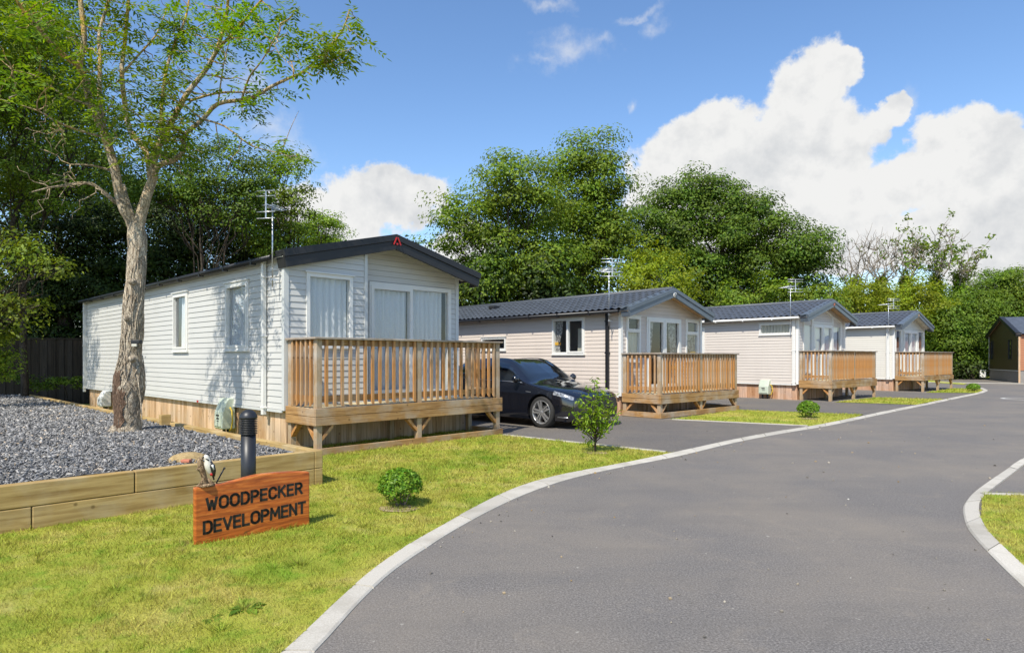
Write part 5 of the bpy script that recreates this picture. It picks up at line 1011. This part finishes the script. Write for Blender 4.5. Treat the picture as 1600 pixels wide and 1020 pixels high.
tree('mid green hanging foliage tree between the ash limbs and the dark evergreen', gbase(330,20.5), lobes_px([(300,280,40),(345,262,40),(388,285,34),(275,240,36),(330,310,36),(375,320,32),(250,290,34),(410,300,22),(200,275,36)], 20.5), 'leaf_oak', 0.16, 0.085, 2.6, 0.26, 24, 0.09, group=LG)
tree('yellow green broad leaved tree hanging over the slate at the left edge', gbase(-120,13.5), lobes_px([(15,400,34),(62,398,22),(92,418,13),(15,455,32),(45,480,24),(-40,430,60),(-70,520,60),(0,515,22),(-90,400,70)], 13.5), 'leaf_yel', 0.16, 0.075, 1.5, 0.22, 14, 0.12, group=LG)
tree('low green shrub at the left frame edge on the slate', gbase(-25,14), lobes_px([(0,555,22),(-30,565,36),(5,585,18),(-10,535,22)], 14), 'leaf_mid', 0.12, 0.06, 4.0, 0.15, 20, 0.03, group=None, cat='shrub', name='shrub')
tree('tall tree beyond the left edge shading the fence', (-17.5,13.0,0), [((-17,14,7.5),2.4),((-15,15.5,9),2.2),((-18,12,9.5),2.4),((-15,13,10.5),2.2),((-13.6,16.6,9.6),1.8),((-19,15,7),2.4),((-16.3,17,7.6),2.2)], 'leaf_mid', 0.2, 0.11, 1.6, 0.34, 24, 0.3, group=LG)
tree('low weeds and ferns at the foot of the shaded fence', gbase(110,19.3), lobes_px([(60,595,13),(90,600,12),(120,602,12),(35,592,12)], 18.6), 'leaf_hedge', 0.14, 0.05, 6.0, 0.13, 14, 0.015, cat='weeds', name='weed_clump', twigs=False)
# ------------------------------------------------------------------ ash tree in the bed
def ash():
    D0 = 9.53; b = P(197, 673, D0); t = thing('ash_tree', 'large ash with scarred ivy-stemmed trunk and lichen-yellow limbs in the slate', 'tree', (b.x, b.y, 0.3)); B = Vector((b.x, b.y, 0.3)); q = lambda px, py, dd=0.0: P(px, py, D0+dd)-B; mb = MB(); nodes = []
    def L(pts, r0, r1, dd0=0.0, dd1=0.0, n=9):
        m = len(pts); pp = [q(x, y, dd0+(dd1-dd0)*i/(m-1)) for i, (x, y) in enumerate(pts)]; pp = [p+Vector((random.gauss(0,.012), random.gauss(0,.02), random.gauss(0,.012))) if 0 < i < m-1 else p for i, p in enumerate(pp)]
        pp = smooth_line(pp, 3); k = len(pp); r0 *= 0.80; r1 *= 0.75; mb.tube(pp, [r0+(r1-r0)*i/(k-1) for i in range(k)], n); nodes.extend(pp[2:]); return pp
    # trunk with an uneven, knobbly outline
    tp = smooth_line([q(x, y) for x, y in ((200,680),(200,655),(201,630),(202,605),(203,585),(205,555),(207,520),(209,480),(212,440),(214,400),(214,372),(213,350))], 4); rr_ = np.interp(np.arange(len(tp)), np.linspace(0, len(tp)-1, 12), [0.185,0.165,0.175,0.200,0.185,0.140,0.136,0.132,0.128,0.122,0.128,0.105]); n = 22; vs, fs = [], []
    for i, p in enumerate(tp):
        for k in range(n):
            a = 2*math.pi*k/n; r = rr_[i]*(1+0.05*math.sin(3*a+i*0.5)+0.04*math.sin(5*a-i*0.8)+0.03*math.sin(11*a+i*1.7)+random.gauss(0,.022)); vs.append((p.x+r*math.cos(a), p.y+r*math.sin(a), p.z))
    for i in range(len(tp)-1):
        for k in range(n): fs.append((i*n+k, i*n+(k+1)%n, (i+1)*n+(k+1)%n, (i+1)*n+k))
    mb.add(vs, fs, True)
    for (x, y) in ((206,440),(199,497),(206,560)): c = q(x, y, -0.15); mb.lathe([(0.0,-0.05),(0.03,-0.045),(0.045,-0.02),(0.055,0.03)], 12, c, 'y')
    for a in (-2.6,-2.0,-1.4,-0.6,3.0): e = Vector((math.cos(a)*0.25, math.sin(a)*0.25, 0.03)); limb(mb, [(0,0,0.22), tuple(e*0.6+Vector((0,0,0.09))), tuple(e)], 0.10, 0.02, 8)
    L([(213,372),(203,345),(194,328),(184,306),(178,259),(161,208),(143,165),(133,125),(127,106),(129,59),(127,0),(122,-70)], 0.10, 0.035, 0, -0.5); L([(127,106),(94,84),(67,51),(39,20),(15,-15)], 0.05, 0.02, -0.35, -1.0); L([(182,318),(149,292),(129,285),(95,290),(78,294),(50,300)], 0.036, 0.010, 0, -0.9)
    L([(174,267),(145,259),(110,257)], 0.022, 0.010, -0.1, -0.5); L([(163,200),(152,150),(157,90),(155,47),(169,0),(175,-50)], 0.045, 0.018, -0.2, 0.4); L([(160,214),(120,205),(86,188),(59,171),(0,155)], 0.024, 0.008, -0.2, -1.0)
    L([(212,365),(205,340),(200,318),(192,290)], 0.07, 0.05, 0.1, 0.3); L([(214,365),(220,337),(231,298),(237,275),(240,262)], 0.105, 0.07, 0, 0.1); L([(236,280),(224,235),(204,204),(192,157),(188,106),(196,59),(200,0),(205,-60)], 0.062, 0.025, 0.1, 0.7)
    L([(237,275),(245,239),(253,216),(271,192),(294,149),(322,110),(341,75),(353,31),(357,-10)], 0.070, 0.025, 0.1, 0.2); L([(325,106),(345,80),(369,51),(408,4),(430,-30)], 0.034, 0.015, 0.1, -0.4); L([(253,216),(254,157),(267,90),(290,31),(298,-20)], 0.038, 0.016, 0.1, 1.0)
    L([(238,272),(251,259),(272,248),(284,235),(290,212),(314,186),(341,161),(376,157),(400,147),(424,135),(451,122),(475,110),(506,82),(530,52),(541,39),(546,16)], 0.052, 0.012, 0.1, -0.7); L([(296,158),(341,145),(396,145)], 0.026, 0.016, 0.1, -0.4); L([(378,155),(388,122),(412,94),(431,59)], 0.020, 0.008, -0.3, -0.9)
    L([(314,186),(353,200),(392,224),(435,239),(471,251)], 0.020, 0.006, 0, -0.5); L([(440,240),(455,205),(467,173)], 0.008, 0.003, -0.5, -0.6); L([(475,110),(490,118),(505,105)], 0.014, 0.006, -0.5, -0.7); L([(341,161),(352,100),(360,60)], 0.016, 0.006, -0.1, -0.5); L([(188,120),(215,90),(245,55),(262,10)], 0.024, 0.01, 0.5, 0.9); L([(143,165),(100,150),(60,120),(20,110)], 0.022, 0.008, -0.3, -0.8)
    for (x, y) in ((150,292),(120,288),(86,190),(110,257),(100,205),(70,180),(78,294)):    # dead looping twigs
        for _ in range(3): p = q(x, y, -0.6); e = p + Vector((random.uniform(-.5,.25), random.uniform(-.3,.2), random.uniform(-.6,.3))); limb(mb, wander(p, e, 6, 0.22), 0.008, 0.003, 5)
    mb.tube([tuple(q(222,665,-0.24)), tuple(q(221,640,-0.2)), tuple(q(218,610,-0.16)), tuple(q(214,585,-0.16))], 0.008, 6)
    for k in range(30):     # old ivy stems clinging to the trunk
        z0 = random.uniform(0.2, 2.0); a = random.uniform(-2.9,-0.3); pts = []
        for j in range(8): f = min(1, (z0+j*0.13)/3.2); ii = int(f*(len(tp)-1)); a += random.gauss(0,.28); pts.append((tp[ii].x+rr_[ii]*1.06*math.cos(a), tp[ii].y+rr_[ii]*1.06*math.sin(a), tp[ii].z))
        mb.tube(pts, random.uniform(0.004,0.009), 5)
    # foliage: twigs from the nearest limb into each leafy region, pinnate leaves along them
    regions = [(215,20,46,40,.3),(160,40,40,26,0),(265,50,44,40,.6),(310,40,44,40,.3),(350,30,46,44,-.1),(400,40,40,46,-.3),(440,60,36,40,-.4),(470,25,22,16,-.5),(505,70,24,34,-.7),(540,60,26,40,-.7),(525,95,28,40,-.7),(555,35,16,16,-.7),(430,145,32,24,-.4),(400,140,24,14,-.3),(380,190,36,34,-.1),(410,215,28,22,-.3),(440,245,24,12,-.5),(465,245,12,8,-.5),(280,165,34,40,0),(250,190,30,30,.1),(240,130,40,40,.5),(200,110,36,30,.6),(175,150,30,20,.2),(320,180,26,18,0),(300,215,34,20,.1),(350,120,30,18,-.2),(100,60,44,34,-.7),(50,40,46,34,-.9),(60,120,46,30,-.8),(110,130,40,24,-.5),(30,160,40,24,-.9),(140,95,30,20,-.3),(420,20,40,36,-.4),(270,100,36,30,.5),(375,85,34,28,-.2),(180,60,34,26,.4),(260,5,50,40,.5),(340,-15,60,50,0),(150,-15,50,40,0),(210,180,26,14,.2),(460,95,20,12,-.6),(330,255,34,26,.2),(290,260,30,22,.3),(225,190,40,44,-.5),(195,230,34,34,-.6),(170,170,34,30,-.5),(240,160,40,40,-.6),(205,150,34,34,-.4),(265,215,34,30,-.3),(150,120,30,24,-.6),(230,100,40,34,-.5),(300,90,36,30,-.5),(20,70,40,30,-1),(70,20,40,30,-.9),(500,40,30,24,-.6)]
    VV, QQ, base = [], [], 0; nn = np.array([tuple(p) for p in nodes]); tw = MB()
    for (x, y, r, cnt, dd) in regions:
        for _ in range(max(2, int(cnt*0.165))):
            an, rd = random.uniform(0, 6.283), r*math.sqrt(random.random()); e = q(x+rd*math.cos(an), y+rd*math.sin(an)*0.8, dd+random.uniform(-0.5,0.5)); s = nn[np.argmin(np.sum((nn-np.array(tuple(e)))**2, 1))]; pth = wander(Vector(s), e, 5, 0.12); limb(tw, pth, 0.010, 0.003, 5)
            for k in range(6):
                p = pth[random.choice((2,3,4,5,5,5))] + Vector((random.gauss(0,.05), random.gauss(0,.05), random.gauss(0,.05))); az_ = random.uniform(0, 6.283); dr = Vector((math.cos(az_), math.sin(az_), random.uniform(-0.9,0.15))).normalized(); Lr = random.uniform(0.19,0.31); sd_ = dr.cross(Vector((0,0,1))).normalized(); up_ = sd_.cross(dr)
                for j in range(9):
                    f = 0.25+0.75*(j//2)/4; c = p+dr*Lr*f+Vector((0,0,-0.10*Lr*f*f)); sgn = (1 if j % 2 else -1) if j < 8 else 0
                    ld = (dr*0.55+sd_*sgn*0.9 + up_*random.uniform(-.35,.1)).normalized() if sgn else dr; ll = Lr*random.uniform(0.30,0.42); wv = ld.cross(up_+Vector((random.gauss(0,.3), random.gauss(0,.3), 0))).normalized()*ll*0.165
                    a_ = c; b_ = c+ld*ll; m_ = c+ld*ll*0.45; VV += [a_, m_+wv, b_, m_-wv]; QQ.append((base, base+1, base+2, base+3)); base += 4
    mb.f += [tuple(i+len(mb.v) for i in f) for f in tw.f]; mb.sm += tw.sm; mb.v += tw.v
    mb.build('trunk', M['bark_ash'], t); np_mesh('crown', np.array([tuple(v) for v in VV]), np.array(QQ), M['leaf_ash'], t)
    # torn bark wound at the foot
    wd = MB(); vs, fs = [], []; 
    for i in range(13):
        zf = i/12; ii = int((0.02+zf*0.37)*(len(tp)-1)); hw = 0.85*math.sin(math.pi*(0.12+0.8*zf))**0.6
        eg = [random.uniform(0.72, 1.2), random.uniform(0.72, 1.2)]
        for k in range(9): a = -2.15+hw*(k/8*2-1)*(eg[0] if k < 4 else eg[1]); r = rr_[ii]*(1.07+0.05*random.random()); vs.append((tp[ii].x+r*math.cos(a), tp[ii].y+r*math.sin(a), tp[0].z+(tp[int(0.40*(len(tp)-1))].z-tp[0].z)*zf))
    for i in range(12):
        for k in range(8): fs.append((i*9+k, i*9+k+1, (i+1)*9+k+1, (i+1)*9+k))
    wd.add(vs, fs).build('torn_bark', M['torn'], t)
ash()
lamp = thing('flood_lamp', 'small black security lamp with pale lens strapped to the ash trunk', 'lamp', P(212,536,9.36)); lamp.location = P(212,536,9.36)
MB().box(-0.062,0.062,-0.02,0.07,-0.01,0.045).build('housing', M['black'], lamp, 0.008); MB().box(-0.038,0.038,-0.045,-0.021,-0.05,-0.012).build('lens', M['blind'], lamp, 0.006)
# ------------------------------------------------------------------ clipped bushes and sapling
def ball(label, base, rx, rz, zc, ln, n, stems=True):
    t = thing('topiary_bush', label, 'bush', base, 0, 'clipped box balls along the kerb'); mb = MB()
    for k in range(9): a = random.uniform(0, 6.28); limb(mb, wander((math.cos(a)*0.025, math.sin(a)*0.025, 0), (math.cos(a)*rx*0.6, math.sin(a)*rx*0.6, zc), 4, 0.05), 0.010, 0.005, 5)
    mb.build('stem', M['bark_pale'], t); d = rng.normal(size=(n, 3)); d /= np.linalg.norm(d, axis=1, keepdims=True); r = np.where(rng.uniform(size=n) < .3, rng.uniform(.5,.9,n), rng.uniform(.86,1.04,n)); bumpy = 1+.05*np.sin(d[:,0]*9)*np.cos(d[:,2]*8+d[:,1]*7)
    p = d*(r*bumpy)[:,None]*np.array([rx,rx,rz])+np.array([0,0,zc]); keep = (p[:,2] > 0.06) & ~((d[:,2] < -0.30) & (rng.uniform(size=n) < .72)) & ~((d[:,0] > 0.0) & (d[:,2] < -0.1) & (rng.uniform(size=n) < .4)); V, Q = leaf_quads(p[keep], d[keep]+rng.normal(size=(keep.sum(),3))*.6+np.array([0,0,.3]), ln, ln*.62, 0); np_mesh('foliage', V, Q, M['leaf_box'], t); return t
p = G(626,793); ball('largest clipped round bush, on the lawn right of the sign', p, 0.205, 0.165, 0.215, 0.030, 4200)
p = G(1263,653); ball('clipped round bush on the lawn by the cream caravan deck', p, 0.245, 0.19, 0.225, 0.040, 3000)
p = G(1521,611.5); ball('farthest small clipped bush at the tip of the kerb', p, 0.25, 0.165, 0.185, 0.055, 1400)
def soil(c, rad):
    pts = [(c.x+rad*(1+random.uniform(-.25,.25))*math.cos(k*0.449), c.y+rad*(1+random.uniform(-.25,.25))*math.sin(k*0.449)) for k in range(14)]; sheet('soil', pts, 0.019, M['soil'])
M['soil'] = bark('bare_soil', (0.34,0.25,0.15), (0.52,0.40,0.25), None, (3,3,3))
soil(G(622,797), 0.17); soil(G(930,709), 0.16); soil(G(1263,655), 0.2);
def weed(label, base, n, L):
    t = MB()
    for k in range(n):
        a = 2*math.pi*k/n + random.uniform(-.3,.3); l = L*random.uniform(.6,1.1); d = Vector((math.cos(a), math.sin(a), 0)); sd = Vector((-d.y, d.x, 0))*l*0.17; u = Vector((0,0,1))
        q = [Vector((0,0,.01)), d*l*.35+u*l*.22, d*l*.7+u*l*.24, d*l+u*l*.10]
        t.add([q[0], q[1]+sd*.6, q[2]+sd, q[3], q[2]-sd, q[1]-sd*.6], [(0,1,2,3,4,5)])
    tag(t.build('weed_rosette', M['leaf_hedge'], None, loc=base), label, 'weed')
weed('flat dark leaved weed rosette in the lawn near the kerb', G(333,970), 9, 0.075); weed('larger pale leaved weed in the lawn, nearest the kerb', G(385,955), 11, 0.115)
def sapling():
    b = G(930,708); t = thing('laurel_sapling', 'young glossy leaved sapling on the lawn in front of the black car', 'sapling', b); mb = MB(); limb(mb, [(0,0,0),(0.0,0,0.15),(-0.01,0,0.3)], 0.018, 0.014, 8); PP, NN = [], []
    tips = [(-.30,.0,.62),(-.25,.1,.75),(-.22,-.1,.88),(-.1,.05,.98),(.0,0,1.12),(.05,-.1,1.02),(.15,.1,.92),(.25,0,.86),(.30,.1,.70),(.33,-.05,.58),(.2,-.15,.62),(-.05,-.2,.80),(.05,-.22,.65),(-.18,-.15,.55),(.1,.2,.78),(-.1,.22,.66),(.18,.12,.5),(-.2,.05,.45),(.08,-.1,.45),(-.14,0,.22),(.02,-.12,.9),(.22,-.1,.75),(-.28,-.05,.50),(.12,0,.40),(-.06,-.05,.55),(.27,-.02,.48),(-.02,.1,.5),(-.12,-.16,.68)]
    for x, y, z in tips:
        e = Vector((x,y,z)); s = Vector((-0.005*z,0,max(0.10,z*0.35))); pth = wander(s, e, 5, .08); limb(mb, pth, .008, .003, 5)
        for k in range(28):
            f = random.uniform(.42,1.05); c = s.lerp(e, f)+Vector((random.gauss(0,.042), random.gauss(0,.042), random.gauss(0,.042))); PP.append(tuple(c)); NN.append((random.gauss(0,.7), random.gauss(-.1,.7), .7))
    mb.build('stem', M['bark'], t); V, Q = leaf_quads(np.array(PP), np.array(NN), .082, .032, .6); np_mesh('foliage', V, Q, M['leaf_laurel'], t)
sapling()
